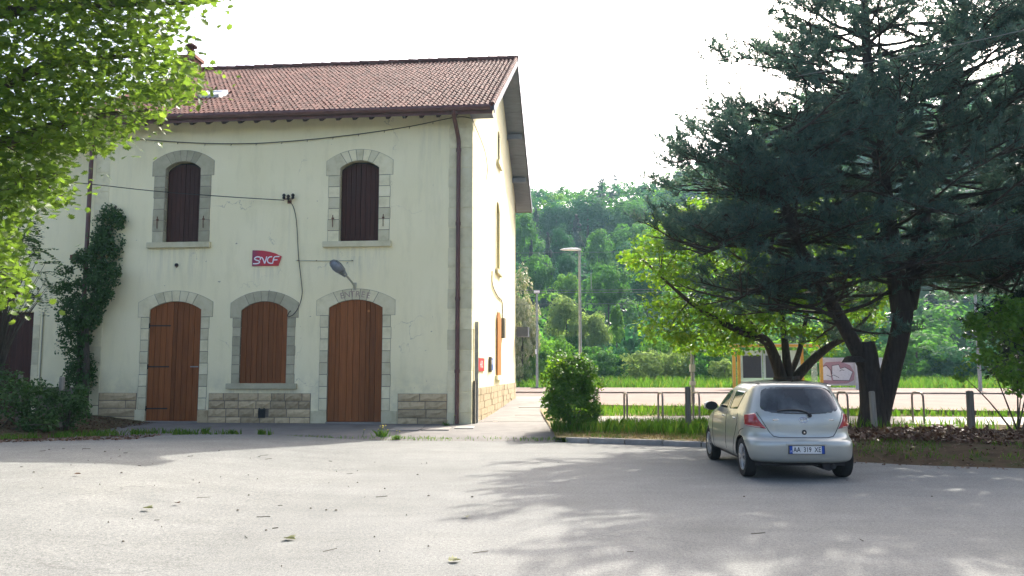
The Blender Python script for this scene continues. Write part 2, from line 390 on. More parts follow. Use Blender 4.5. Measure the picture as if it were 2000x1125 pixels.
class MB:
    def __init__(s):
        s.v, s.f = [], []
    def add(s, verts, faces):
        n = len(s.v)
        s.v += [tuple(p) for p in verts]
        s.f += [tuple(i + n for i in f) for f in faces]
        return s
    def box(s, x0, x1, y0, y1, z0, z1):
        return s.add([(x0, y0, z0), (x1, y0, z0), (x1, y1, z0), (x0, y1, z0), (x0, y0, z1), (x1, y0, z1), (x1, y1, z1), (x0, y1, z1)],
                     [(0, 3, 2, 1), (4, 5, 6, 7), (0, 1, 5, 4), (1, 2, 6, 5), (2, 3, 7, 6), (3, 0, 4, 7)])
    def prism(s, poly, a, b, axis='y'):
        """poly in the two other axes, extruded from a to b"""
        n = len(poly)
        def p3(p, t):
            if axis == 'y': return (p[0], t, p[1])
            if axis == 'z': return (p[0], p[1], t)
            return (t, p[0], p[1])
        vs = [p3(p, a) for p in poly] + [p3(p, b) for p in poly]
        fs = [tuple(range(n)), tuple(range(2 * n - 1, n - 1, -1))] + [(i, (i + 1) % n, n + (i + 1) % n, n + i) for i in range(n)]
        return s.add(vs, fs)
    def tube(s, pts, rad, sides=8, cap=True):
        pts = [Vector(p) for p in pts]
        if not hasattr(rad, '__len__'): rad = [rad] * len(pts)
        n0 = len(s.v)
        t = (pts[1] - pts[0]).normalized()
        ref = Vector((0, 0, 1)) if abs(t.z) < 0.9 else Vector((1, 0, 0))
        a = t.cross(ref).normalized()
        for i, p in enumerate(pts):
            if i == 0: t = pts[1] - pts[0]
            elif i == len(pts) - 1: t = pts[-1] - pts[-2]
            else: t = pts[i + 1] - pts[i - 1]
            t.normalize()
            a = (a - t * a.dot(t)).normalized()
            b = t.cross(a)
            for k in range(sides):
                w = 2 * math.pi * k / sides
                s.v.append(tuple(p + (a * math.cos(w) + b * math.sin(w)) * rad[i]))
        for i in range(len(pts) - 1):
            for k in range(sides):
                q = n0 + i * sides
                s.f.append((q + k, q + (k + 1) % sides, q + sides + (k + 1) % sides, q + sides + k))
        if cap:
            s.f.append(tuple(n0 + k for k in range(sides - 1, -1, -1)))
            e = n0 + (len(pts) - 1) * sides
            s.f.append(tuple(e + k for k in range(sides)))
        return s
    def lathe(s, prof, n=16, center=(0, 0, 0), axis='z'):
        """prof: (radius, height) pairs"""
        n0 = len(s.v)
        for r, h in prof:
            for k in range(n):
                w = 2 * math.pi * k / n
                p = (r * math.cos(w), r * math.sin(w), h)
                if axis == 'x': p = (h, p[0], p[1])
                if axis == 'y': p = (p[0], h, p[1])
                s.v.append((p[0] + center[0], p[1] + center[1], p[2] + center[2]))
        for i in range(len(prof) - 1):
            for k in range(n):
                q = n0 + i * n
                s.f.append((q + k, q + (k + 1) % n, q + n + (k + 1) % n, q + n + k))
        if prof[0][0] > 1e-4: s.f.append(tuple(n0 + k for k in range(n - 1, -1, -1)))
        if prof[-1][0] > 1e-4: s.f.append(tuple(n0 + (len(prof) - 1) * n + k for k in range(n)))
        return s
    def grid(s, rows):
        """rows of points, joined as a sheet"""
        n0, w = len(s.v), len(rows[0])
        for r in rows: s.v += [tuple(p) for p in r]
        for i in range(len(rows) - 1):
            for j in range(w - 1):
                q = n0 + i * w + j
                s.f.append((q, q + 1, q + w + 1, q + w))
        return s
    def mesh(s, name, fix=True, smooth=False):
        me = bpy.data.meshes.new(name)
        me.from_pydata(s.v, [], s.f)
        if fix:
            bm = bmesh.new(); bm.from_mesh(me)
            bmesh.ops.remove_doubles(bm, verts=bm.verts, dist=1e-5)
            bmesh.ops.recalc_face_normals(bm, faces=bm.faces)
            bm.to_mesh(me); bm.free()
        if smooth:
            me.polygons.foreach_set('use_smooth', [True] * len(me.polygons))
            me.set_sharp_from_angle(angle=R(40))
        me.update()
        return me
    def build(s, name, mat, parent=None, smooth=False, fix=True, loc=None):
        return link(name, s.mesh(name, fix, smooth), parent, loc, mat)

def spline(pts, n=6):
    """Catmull-Rom through the points"""
    P = [Vector(p) for p in pts]
    P = [P[0] * 2 - P[1]] + P + [P[-1] * 2 - P[-2]]
    out = []
    for i in range(1, len(P) - 2):
        for k in range(n):
            t = k / n
            a, b, c, d = P[i - 1], P[i], P[i + 1], P[i + 2]
            out.append(0.5 * ((2 * b) + (c - a) * t + (2 * a - 5 * b + 4 * c - d) * t * t + (3 * b - a - 3 * c + d) * t ** 3))
    out.append(P[-2])
    return out

def bevel(o, w=0.01, seg=2):
    m = o.modifiers.new('edge', 'BEVEL')
    m.width = w; m.segments = seg; m.limit_method = 'ANGLE'
    return o

def np_mesh(name, V, k, mat, smooth=False, faces=None):
    """V: (N*k,3) points, one k-sided face for each k points (or template faces per leaf)"""
    me = bpy.data.meshes.new(name)
    n = len(V)
    me.vertices.add(n)
    me.vertices.foreach_set('co', np.ascontiguousarray(V, dtype=np.float32).ravel())
    if faces is None:
        idx = np.arange(n, dtype=np.int32)
        starts = np.arange(0, n, k, dtype=np.int32)
    else:
        cnt = n // k
        base = (np.arange(cnt, dtype=np.int32) * k)[:, None]
        flat = np.array([i for f in faces for i in f], dtype=np.int32)[None, :]
        idx = (base + flat).ravel()
        lens = [len(f) for f in faces]
        off = np.cumsum([0] + lens[:-1]).astype(np.int32)
        starts = ((np.arange(cnt, dtype=np.int32) * sum(lens))[:, None] + off[None, :]).ravel()
    me.loops.add(len(idx))
    me.loops.foreach_set('vertex_index', idx.astype(np.int32))
    me.polygons.add(len(starts))
    me.polygons.foreach_set('loop_start', starts.astype(np.int32))
    me.update(calc_edges=True)
    me.validate()
    me.materials.append(mat)
    return me

T_DIAMOND = (np.array([(0, -0.5, 0), (0.34, 0.0, 0.07), (0, 0.5, 0), (-0.34, 0.0, 0.07)]), None)
T_QUADPAIR = (np.array([(0, -0.5, 0), (0.3, -0.1, 0.08), (0.22, 0.3, 0.05), (0, 0.5, -0.03), (-0.22, 0.3, 0.05), (-0.3, -0.1, 0.08)]), [(0, 1, 2, 3), (0, 3, 4, 5)])
def maple_template():
    half = [(0.0, -0.42), (0.16, -0.44), (0.46, -0.2), (0.3, -0.12), (0.56, 0.12), (0.27, 0.1), (0.3, 0.34), (0.14, 0.24), (0.0, 0.56)]
    left = [(-x, y) for x, y in half[1:-1]][::-1]
    pts = half + left
    return np.array([(x, y, 0.16 * abs(x) - 0.10 * y * y) for x, y in pts])
T_MAPLE = (maple_template(), [(0, 1, 2, 3, 4, 5, 6, 7, 8), (0, 8, 9, 10, 11, 12, 13, 14, 15)])

def leaves(centers, normals, size, template, jitter=0.5, rg=rng):
    """leaf-sized faces: centres (N,3), rough facing (N,3), sizes (N,)"""
    T, faces = template
    N = len(centers)
    nrm = normals + rg.normal(0, jitter, (N, 3))
    nrm /= np.linalg.norm(nrm, axis=1, keepdims=True) + 1e-9
    r = rg.normal(0, 1, (N, 3))
    a = np.cross(nrm, r); a /= np.linalg.norm(a, axis=1, keepdims=True) + 1e-9
    b = np.cross(nrm, a)
    V = centers[:, None, :] + size[:, None, None] * (T[None, :, 0, None] * a[:, None, :] + T[None, :, 1, None] * b[:, None, :] + T[None, :, 2, None] * nrm[:, None, :])
    return V.reshape(-1, 3), len(T), faces

def blades(base, height, width, lean=0.35, rg=rng):
    """grass: one bent blade for each base point"""
    N = len(base)
    w = rg.uniform(0, 2 * np.pi, N)
    side = np.stack([np.cos(w), np.sin(w), np.zeros(N)], 1) * width[:, None] * 0.5
    l = rg.uniform(0, 2 * np.pi, N)
    ln = np.stack([np.cos(l), np.sin(l), np.zeros(N)], 1) * (height * lean * rg.uniform(0.2, 1.3, N))[:, None]
    up = np.zeros((N, 3)); up[:, 2] = height
    p = np.stack([base - side, base + side, base + side * 0.7 + up * 0.6 + ln * 0.35, base + up + ln, base - side * 0.7 + up * 0.6 + ln * 0.35], 1)
    return p.reshape(-1, 3)

def text_mesh(body, size, shear=0.0, extrude=0.0, bold=0.0):
    cu = bpy.data.curves.new('lettering', 'FONT')
    cu.body = body; cu.size = size; cu.align_x = 'CENTER'; cu.align_y = 'CENTER'
    cu.shear = shear; cu.extrude = extrude; cu.offset = bold
    o = bpy.data.objects.new('lettering', cu)
    COL.objects.link(o)
    dg = bpy.context.evaluated_depsgraph_get()
    me = bpy.data.meshes.new_from_object(o.evaluated_get(dg))
    bpy.data.objects.remove(o)
    bpy.data.curves.remove(cu)
    return me

def ribbon(mb, pts, w, y):
    """a painted stroke in the XZ plane at depth y"""
    P = [Vector((p[0], 0, p[1])) for p in pts]
    L, Rr = [], []
    for i, p in enumerate(P):
        t = (P[min(i + 1, len(P) - 1)] - P[max(i - 1, 0)]).normalized()
        nrm = Vector((-t.z, 0, t.x)) * w / 2
        L.append((p.x + nrm.x, y, p.z + nrm.z)); Rr.append((p.x - nrm.x, y, p.z - nrm.z))
    mb.grid([L, Rr])

def boolean_cut(o, cutters):
    """cut the cutter meshes out of o, for good"""
    for c in cutters:
        c.matrix_world = (o.parent.matrix_basis if o.parent else Matrix()).copy()
        m = o.modifiers.new('cut', 'BOOLEAN')
        m.operation = 'DIFFERENCE'; m.solver = 'EXACT'; m.object = c
    bpy.context.view_layer.update()
    dg = bpy.context.evaluated_depsgraph_get()
    me = bpy.data.meshes.new_from_object(o.evaluated_get(dg))
    o.modifiers.clear()
    old = o.data
    o.data = me
    bpy.data.meshes.remove(old)
    for c in cutters:
        d = c.data
        bpy.data.objects.remove(c)
        bpy.data.meshes.remove(d)

# ------------------------------------------------------------------ the setting: ground, lot, pavement, platform, hill
KERB = [(-40, 16.5), (-14, 16.6), (-11.5, 16.9), (-9.4, 18.6), (-7.5, 19.3), (-4.8, 19.35), (0.6, 19.05), (1.7, 18.55), (4.02, 17.65), (5.2, 15.9), (5.9, 14.9), (7.0, 14.2), (8.6, 13.75), (14, 12.6), (40, 9.0)]
KX, KY = [p[0] for p in KERB], [p[1] for p in KERB]
def kerb_y(x): return float(np.interp(x, KX, KY))
def lot_h(x, y):
    return 0.21 * ss(2.5, 6.5, -x) * (1 - 0.35 * ss(15.0, 19.0, y))
def hill(x, y):
    t = max(0.0, y - 72)
    z = 0.4 + 0.00222 * t * t * (1 if t < 125 else 1) if t < 130 else 0.4 + 0.00222 * 130 * 130 + 0.25 * (t - 130)
    z += ss(30, 110, x) * ss(110, 240, y) * 34
    z += 0.6 * math.sin(x * 0.21 + 1) * math.sin(y * 0.13) * ss(72, 90, y)
    return z
def bank_h(x, y):
    """ground between the lot and the platform"""
    d = y - kerb_y(x)
    z = 0.11 + 0.012 * max(0.0, d)
    if x > 4.5:
        z += 0.10 * ss(4.5, 7.5, x) * ss(0.3, 2.2, d) * (1 - ss(4.5, 7.5, d))
        z -= 0.10 * ss(4.5, 6, x) * (1 - ss(0.0, 1.2, d))
    if x < -6.5:
        z = 0.0 + 0.05 * ss(0, 3, d) * ss(9.6, 10.4, -x) + 0.24 * ss(9.6, 12.5, -x)
    return min(z, 0.30)

def sheet(name, xs, ys, hf, mat, inside=None):
    rows = [[(x, y, hf(x, y)) for x in xs] for y in ys]
    mb = MB()
    idx = {}
    for j, y in enumerate(ys):
        for i, x in enumerate(xs):
            mb.v.append((x, y, hf(x, y)))
    w = len(xs)
    for j in range(len(ys) - 1):
        for i in range(len(xs) - 1):
            if inside and not inside((xs[i] + xs[i + 1]) / 2, (ys[j] + ys[j + 1]) / 2): continue
            q = j * w + i
            mb.f.append((q, q + 1, q + w + 1, q + w))
    o = mb.build(name, mat, fix=False, smooth=False)
    o.data.polygons.foreach_set('use_smooth', [True] * len(o.data.polygons))
    return tag(o, kind='structure')

# far ground reaching the horizon, below everything else
xs = list(np.linspace(-480, -60, 9)) + list(np.linspace(-50, 170, 56)) + list(np.linspace(200, 480, 8))
ys = list(np.linspace(-200, -20, 6)) + [-5, 10, 25, 40, 55] + list(np.linspace(60, 260, 51)) + list(np.linspace(290, 700, 8))
def far_h(x, y):
    if y < 61: return -0.7
    if y > 300: return hill(max(-60, min(x, 160)), 300) * (1 - 0.4 * ss(300, 700, y))
    return hill(max(-60, min(x, 160)), y) - 0.05 - 1.05 * (1 - ss(61, 64.5, y))
sheet('ground', xs, ys, far_h, M['hill_soil'])

# the car park, following the kerb line on its far side
def lot_rows():
    xs = list(np.linspace(-40, -14, 10)) + list(np.linspace(-13.4, 14, 70)) + list(np.linspace(15, 40, 10))
    mb = MB()
    rows = []
    for t in np.linspace(0, 1, 60):
        row = []
        for x in xs:
            y = -25 + (kerb_y(x) + 25) * t
            row.append((x, y, lot_h(x, y)))
        rows.append(row)
    mb.grid(rows)
    return mb
lot = lot_rows().build('car_park', M['asphalt'], fix=False)
lot.data.polygons.foreach_set('use_smooth', [True] * len(lot.data.polygons))
tag(lot, kind='structure')

BC = Vector((-1.15, 23.18, 0.0))       # the near corner of the station
BT = R(5.5)
bc, bs = math.cos(BT), math.sin(BT)
def bw(x, y, z=0.0):                   # building coordinates to the place
    return Vector((BC.x + x * bc + y * bs, BC.y - x * bs + y * bc, z))

# pavement in front of the station and the path along its gable, rising to the platform
def pave_h(x, y):
    return 0.075 + 0.3 * ss(24.5, 38, y) + 0.03 * ss(20, 23, y)
mb = MB()
rows = []
for t in np.linspace(0, 1, 10):
    rows.append([(x, kerb_y(x) - 0.04 + (24.4 - kerb_y(x)) * t, 0.02 + pave_h(x, kerb_y(x) + (24.4 - kerb_y(x)) * t) - 0.075 * (1 - ss(0, 0.2, t)) - (0.06 if t == 0 else 0.0)) for x in np.linspace(-11.2, 1.15, 34)])
mb.grid(rows)
o = mb.build('pavement', M['pavement'], fix=False)
o.data.polygons.foreach_set('use_smooth', [True] * len(o.data.polygons))
tag(o, kind='structure')
mb = MB()
mb.grid([[(x, y, pave_h(x, y) + 0.025) for x in np.linspace(-1.6 + 0.096 * (y - 24), 1.15 + 0.035 * (y - 24) , 8)] for y in np.linspace(24.38, 38.5, 16)])
o = mb.build('path', M['pavement'], fix=False)
tag(o, kind='structure')
# pale worn slabs along the path
for (x0, y0, w, l) in [(-3.1, 20.9, 0.75, 1.2), (-2.3, 21.0, 0.7, 1.1), (-1.5, 21.5, 0.5, 0.8), (0.25, 30.6, 1.3, 0.35), (0.1, 27.2, 1.0, 0.22)]:
    MB().box(x0, x0 + w, y0, y0 + l, pave_h(x0, y0) - 0.03, pave_h(x0 + w / 2, y0 + l) + 0.032).build('slab', M['slab'], o)

# the verge and the bank behind the kerb: grass and soil from the path to the right
def verge_mesh(x0, x1, nx, y_to, mat, name):
    mb = MB()
    rows = []
    for t in np.linspace(0, 1, 26):
        row = []
        for x in np.linspace(x0, x1, nx):
            ka = kerb_y(x) + (0.16 if 1.2 < x < 4.6 else 0.0)
            y = ka + (y_to - ka) * t
            row.append((x, y, bank_h(x, y) - (0.05 if t == 0 and x > 4.6 else 0)))
        rows.append(row)
    mb.grid(rows)
    o = mb.build(name, mat, fix=False)
    o.data.polygons.foreach_set('use_smooth', [True] * len(o.data.polygons))
    return tag(o, kind='structure')
verge_mesh(1.0, 4.9, 22, 30.5, M['dry_verge'], 'verge')
verge_mesh(4.9, 40, 60, 30.5, M['dark_soil'], 'bank')
def left_bank():
    mb = MB()
    rows = []
    for t in np.linspace(0, 1, 20):
        rows.append([(x, kerb_y(x) + (28 - kerb_y(x)) * t, bank_h(x, kerb_y(x) + (28 - kerb_y(x)) * t) + (0.02 * math.sin(x * 3) * math.sin(t * 30) + 0.03) * ss(10, 11.2, -x)) for x in np.linspace(-30, -9.4, 46)])
    mb.grid(rows)
    o = mb.build('dirt_bank', M['soil'], fix=False)
    o.data.polygons.foreach_set('use_smooth', [True] * len(o.data.polygons))
    tag(o, kind='structure')
left_bank()

# bicycle path on the bank
mb = MB()
mb.grid([[(x, 22.0 + k * 3.0 - 0.12 * (x - 8) , bank_h(x, 22.0 + k * 3.0 - 0.12 * (x - 8)) + 0.012) for x in np.linspace(2.2, 30, 30)] for k in np.linspace(0, 1, 6)])
tag(mb.build('cycle_path', M['slab'], fix=False), kind='structure')

# near and far platforms and the track bed between them
front = [(1.55, 31.2), (3.7, 29.5), (12.8, 25.9), (32, 19.5), (70, 14)]
def line_y(x, y0): return y0 - 0.096 * x
plat = [(-1.2, 36.9), (1.55, 36.9)] + front[0:] + [(70, line_y(70, 45.2)), (-40, line_y(-40, 45.2)), (-40, line_y(-40, 37.2))]
mb = MB(); mb.prism(plat, -0.6, 0.40, 'z')
pf = tag(mb.build('platform', M['platform']), kind='structure')
mb = MB(); mb.prism([(-40, line_y(-40, 48.6)), (75, line_y(75, 48.6)), (75, line_y(75, 61.5)), (-40, line_y(-40, 61.5))], -0.6, 0.40, 'z')
tag(mb.build('far_platform', M['platform']), kind='structure')
mb = MB(); mb.prism([(-40, line_y(-40, 45.2)), (75, line_y(75, 45.2)), (75, line_y(75, 48.6)), (-40, line_y(-40, 48.6))], -0.9, -0.45, 'z')
tag(mb.build('track_bed', M['soil']), kind='structure')
# pale edging stones of the platforms
for nm, y0 in (('platform_edging', 44.75), ('far_platform_edging', 48.62)):
    mb = MB()
    mb.prism([(-40, line_y(-40, y0)), (75, line_y(75, y0)), (75, line_y(75, y0 + 0.4)), (-40, line_y(-40, y0 + 0.4))], 0.3, 0.412, 'z')
    tag(mb.build(nm, M['slab']), kind='structure')

# kerb stones along the verge
kerb = tag(link('kerb', None), kind='structure')
pts = [(1.2, 18.78), (1.7, 18.55), (4.02, 17.65), (4.9, 16.6)]
segs = []
for (a, b) in zip(pts[:-1], pts[1:]):
    L = math.hypot(b[0] - a[0], b[1] - a[1]); n = max(1, round(L / 0.82))
    for k in range(n):
        segs.append(((a[0] + (b[0] - a[0]) * k / n, a[1] + (b[1] - a[1]) * k / n), (a[0] + (b[0] - a[0]) * (k + 1) / n, a[1] + (b[1] - a[1]) * (k + 1) / n)))
for (a, b) in segs:
    L = math.hypot(b[0] - a[0], b[1] - a[1])
    o = MB().box(0.008, L - 0.008, 0, 0.17, -0.1, 0.115 + random.uniform(-0.012, 0.012)).build('kerb_stone', M['kerb'], kerb, loc=(a[0], a[1], 0))
    o.rotation_euler = (random.uniform(-0.02, 0.02), 0, math.atan2(b[1] - a[1], b[0] - a[0]))
    bevel(o, 0.018)

# ------------------------------------------------------------------ the station building
ST = thing('station_building', 'two storey cream station house with stone trimmed arches and tiled roof', 'building', BC, -BT)
L0, TOP, DEP = -11.46, 9.32, 13.6
RIDGE_Y, RIDGE_Z, EAVE_Y, EAVE_Z = 6.8, 13.30, -0.72, 9.02
SLOPE = (RIDGE_Z - EAVE_Z) / (RIDGE_Y - EAVE_Y)
LH = RIDGE_Y - EAVE_Y

def arch_poly(xl, xr, z0, zs, za, grow=0.0, n=10):
    """opening outline: bottom z0, springing zs, apex za"""
    xl, xr, za = xl - grow, xr + grow, za + grow
    w, h = (xr - xl) / 2, za - zs
    Rr = (w * w + h * h) / (2 * h); cx, cz = (xl + xr) / 2, za - Rr
    a = math.asin(min(1, w / Rr))
    return [(xl, z0), (xr, z0)] + [(cx + Rr * math.sin(a - 2 * a * k / n), cz + Rr * math.cos(a - 2 * a * k / n)) for k in range(n + 1)]

# openings: name, xl, xr, z0, z springing, z apex, surround outer half extra, z of surround bottom
OPEN = [
    ('door_left', -9.57, -7.99, 0.165, 3.40, 3.64),
    ('window_mid', -6.77, -5.38, 1.25, 3.36, 3.62),
    ('door_right', -4.15, -2.57, 0.17, 3.42, 3.65),
    ('upper_left', -9.26, -8.17, 5.40, 7.63, 7.85),
    ('upper_right', -3.90, -2.74, 5.35, 7.52, 7.74),
]
wall = MB().box(L0, 0, 0, 0.5, -0.2, TOP).build('front_wall', M['render'], ST)
cut = []
for nm, xl, xr, z0, zs, za in OPEN:
    b = 0.25 if nm.startswith('door') else 0.0
    cut.append(MB().prism(arch_poly(xl, xr, z0 - b, zs, za, 0.03), -0.3, 0.8).build('cutter', None))
boolean_cut(wall, cut)
wall.data.materials.append(M['render']) if not wall.data.materials else None

# gable wall with its three openings
GOP = [('shutter', 6.0, 7.1, 1.45, 3.5, 3.75), ('middle', 6.0, 7.1, 5.25, 7.5, 7.8), ('attic', 6.35, 7.05, 9.3, 10.35, 10.5)]
gp = [(0.502, -0.2), (DEP, -0.2), (DEP, 9.35), (RIDGE_Y, 13.2), (0.502, 9.55)]
gable = MB().prism(gp, -0.5, 0.0, 'x').build('gable_wall', M['render'], ST)
cut = [MB().prism(arch_poly(a, b, z0, zs, za, 0.0), -0.8, 0.3, 'x').build('cutter', None) for _, a, b, z0, zs, za in GOP]
boolean_cut(gable, cut)
MB().prism([(0, 9.15), (0.5, 9.15), (0.5, 9.6), (0, 9.33)], L0, -0.002, 'x')
# the walls that close the house at the back and left
MB().box(L0, 0, DEP - 0.5, DEP - 0.002, -0.2, 9.3).build('rear_wall', M['render'], ST)
MB().prism(gp, L0, L0 + 0.4, 'x').build('left_gable_wall', M['render'], ST)

def shrink(poly, g):
    """pull a convex outline in by about g"""
    cx = sum(p[0] for p in poly) / len(poly); cz = sum(p[1] for p in poly) / len(poly)
    w = max(p[0] for p in poly) - min(p[0] for p in poly); h = max(p[1] for p in poly) - min(p[1] for p in poly)
    return [(cx + (x - cx) * (1 - 2 * g / max(w, 0.05)), cz + (z - cz) * (1 - 2 * g / max(h, 0.05))) for x, z in poly]

BED = []
def stone(poly, parent, mat, y0=-0.014, y1=0.17, gap=0.009):
    BED.append(poly)
    o = MB().prism(shrink(poly, gap), y0 + random.uniform(-0.004, 0.004), y1).build('stone', mat, parent)
    bevel(o, 0.006, 1)
    return o

def surround(par, xl, xr, z0, zs, za, mat, rows, jw=0.25, ear=0.36, thick=0.32, nv=5, foot=None):
    """jamb stones, two big springers and a ring of wedge stones"""
    BED.clear()
    w, h = (xr - xl) / 2, za - zs
    Rr = (w * w + h * h) / (2 * h); cx, cz = (xl + xr) / 2, za - Rr
    a = math.asin(w / Rr)
    ow = w + ear
    oh = (za + thick) - (zs + 0.22)
    R2 = (ow * ow + oh * oh) / (2 * oh); cz2 = za + thick - R2
    a2 = math.asin(min(1, ow / R2))
    ks = 0.62                                        # share of the arc taken by the wedge stones
    for i in range(nv):
        t0, t1 = -ks + 2 * ks * i / nv, -ks + 2 * ks * (i + 1) / nv
        inn = [(cx + Rr * math.sin(a * (t0 + (t1 - t0) * q / 3)), cz + Rr * math.cos(a * (t0 + (t1 - t0) * q / 3))) for q in range(4)]
        out = [(cx + R2 * math.sin(a2 * (t1 + (t0 - t1) * q / 3) * 0.9), cz2 + R2 * math.cos(a2 * (t1 + (t0 - t1) * q / 3) * 0.9)) for q in range(4)]
        stone(inn + out, par, mat)
    for s in (-1, 1):
        inn = [(cx + s * Rr * math.sin(a * (ks + (1 - ks) * q / 3)), cz + Rr * math.cos(a * (ks + (1 - ks) * q / 3))) for q in range(4)]
        out = [(cx + s * R2 * math.sin(a2 * (1 - (1 - ks * 0.9) * q / 3)), cz2 + R2 * math.cos(a2 * (1 - (1 - ks * 0.9) * q / 3))) for q in range(4)]
        poly = inn + [(cx + s * w, zs - 0.22), (cx + s * ow, zs - 0.22)] + out
        stone(poly, par, mat)
    z1 = zs - 0.22
    for s in (-1, 1):
        for i in range(rows):
            b, t = z0 + (z1 - z0) * i / rows, z0 + (z1 - z0) * (i + 1) / rows
            ex = jw + random.uniform(-0.012, 0.012)
            if foot and i == 0: ex = foot
            xa, xb = sorted((cx + s * w, cx + s * (w + ex)))
            stone([(xa, b), (xb, b), (xb, t), (xa, t)], par, mat)
    mb = MB()
    for q in BED: mb.prism(q, -0.0075, -0.002)
    mb.build('mortar', M['joint'], par)

def planks(par, xl, xr, z0, zs, za, widths, mat, y, th=0.04, g=0.004):
    """upright boards cut to the arch"""
    w, h = (xr - xl) / 2, za - zs
    Rr = (w * w + h * h) / (2 * h); cx, cz = (xl + xr) / 2, za - Rr
    arc = lambda x: cz + math.sqrt(max(0, Rr * Rr - (x - cx) ** 2))
    tot = sum(widths); x = xl
    for wd in widths:
        x1 = x + (xr - xl) * wd / tot
        top = [(x1 - g - (x1 - x - 2 * g) * q / 3, arc(x1 - g - (x1 - x - 2 * g) * q / 3)) for q in range(4)]
        yy = y + random.uniform(-0.004, 0.004)
        o = MB().prism([(x + g, z0), (x1 - g, z0)] + top, yy, yy + th).build('plank', mat, par)
        bevel(o, 0.005, 1)
        x = x1

def part(name, parent, label=None):
    o = link(name, None, parent)
    if label: o['label'] = label
    return o

def hinge(par, x, z, L, y):
    mb = MB().box(x - 0.02, x + L, y - 0.012, y, z - 0.018, z + 0.018)
    mb.tube([(x - 0.03, y - 0.015, z - 0.07), (x - 0.03, y - 0.015, z + 0.07)], 0.018, 8)
    mb.box(x - 0.075, x - 0.03, y - 0.02, y - 0.006, z - 0.05, z - 0.02)
    mb.box(x - 0.075, x - 0.03, y - 0.02, y - 0.006, z + 0.02, z + 0.05)
    mb.build('hinge', M['iron'], par)

# left door: a leaf of narrow boards with strap hinges
n, xl, xr, z0, zs, za = OPEN[0]
d = part('door', ST, 'left door with three iron strap hinges and a handle bar')
planks(d, xl, xr, z0, zs, za, [1.1, 1, 1, 1.2, 0.7, 1.1, 1, 1, 1.2], M['oak'], 0.03)
for z in (0.52, 1.73, 2.93): hinge(d, xl + 0.03, z, 0.62, 0.024)
MB().box(xr - 0.26, xr - 0.02, -0.03, -0.012, 1.715, 1.745).box(xr - 0.21, xr - 0.19, -0.014, 0.03, 1.715, 1.745).build('handle', M['steel'], d)
MB().box(xl, xr, 0.075, 0.1, z0, zs).build('backing', M['dark_wood'], d)
surround(d, xl, xr, 0.49, zs, za, M['stone'], 8, 0.255)
for (a, b) in ((xl - 0.33, xl), (xr, xr + 0.33)): stone([(a, 0.1), (b, 0.1), (b, 0.49), (a, 0.49)], d, M['plinth'] if a > -9 else M['stone'], -0.03, 0.17)
MB().box(xl - 0.02, xr + 0.02, -0.03, 0.4, 0.02, z0 - 0.01).build('threshold', M['slab'], d)

# middle window, boarded up
n, xl, xr, z0, zs, za = OPEN[1]
d = part('window', ST, 'boarded ground floor window with red brown planks and grey stones')
planks(d, xl, xr, z0, zs, za, [1.2, 1, 1.1, 1, 1.2, 1, 0.6, 1.1, 1], M['oak'], 0.02)
MB().box(xl, xr, 0.075, 0.1, z0, zs).build('backing', M['dark_wood'], d)
surround(d, xl, xr, z0, zs, za, M['grey_stone'], 7, 0.25, 0.33, 0.31)
o = MB().box(xl - 0.36, xr + 0.34, -0.10, 0.2, 1.09, 1.25 - 0.004).build('sill', M['grey_stone'], d); bevel(o, 0.012)

# right door: wide boards, painted word over it
n, xl, xr, z0, zs, za = OPEN[2]
d = part('door', ST, 'right door of wide red brown boards under the faded entrance lettering')
planks(d, xl, xr, z0, zs, za, [1.3, 0.75, 1.4, 1.1, 1.2, 1.1, 0.75, 1.0, 1.3], M['oak'], 0.03)
MB().box(xl, xr, 0.075, 0.1, z0, zs).build('backing', M['dark_wood'], d)
MB().lathe([(0.0, -0.004), (0.035, -0.004), (0.035, 0.02)], 12, (xl + 1.17, 0.014, 3.32), 'y').build('patch', M['orange_wood'], d)
surround(d, xl, xr, 0.49, zs, za, M['stone'], 8, 0.255, 0.37, 0.32)
for (a, b) in ((xl - 0.47, xl), (xr, xr + 0.46)): stone([(a, 0.1), (b, 0.1), (b, 0.49), (a, 0.49)], d, M['stone'], -0.03, 0.17)
MB().box(xl - 0.02, xr + 0.02, -0.05, 0.4, 0.02, z0 - 0.01).build('threshold', M['slab'], d)
cxm = (xl + xr) / 2
for k, ch in enumerate('ENTREE'):
    x = (k - 2.5) * 0.155
    me = text_mesh(ch, 0.24)
    o = link('letter', me, d, mat=M['faded_red'])
    w = 0.79; h = za - zs; Rr = (w * w + h * h) / (2 * h) + 0.16
    ang = x / Rr
    o.location = (cxm - 0.02 + Rr * math.sin(ang), -0.0215, za - (Rr - 0.16) + Rr * math.cos(ang) - 0.005)
    o.rotation_euler = (R(90), ang * 0.8, 0)

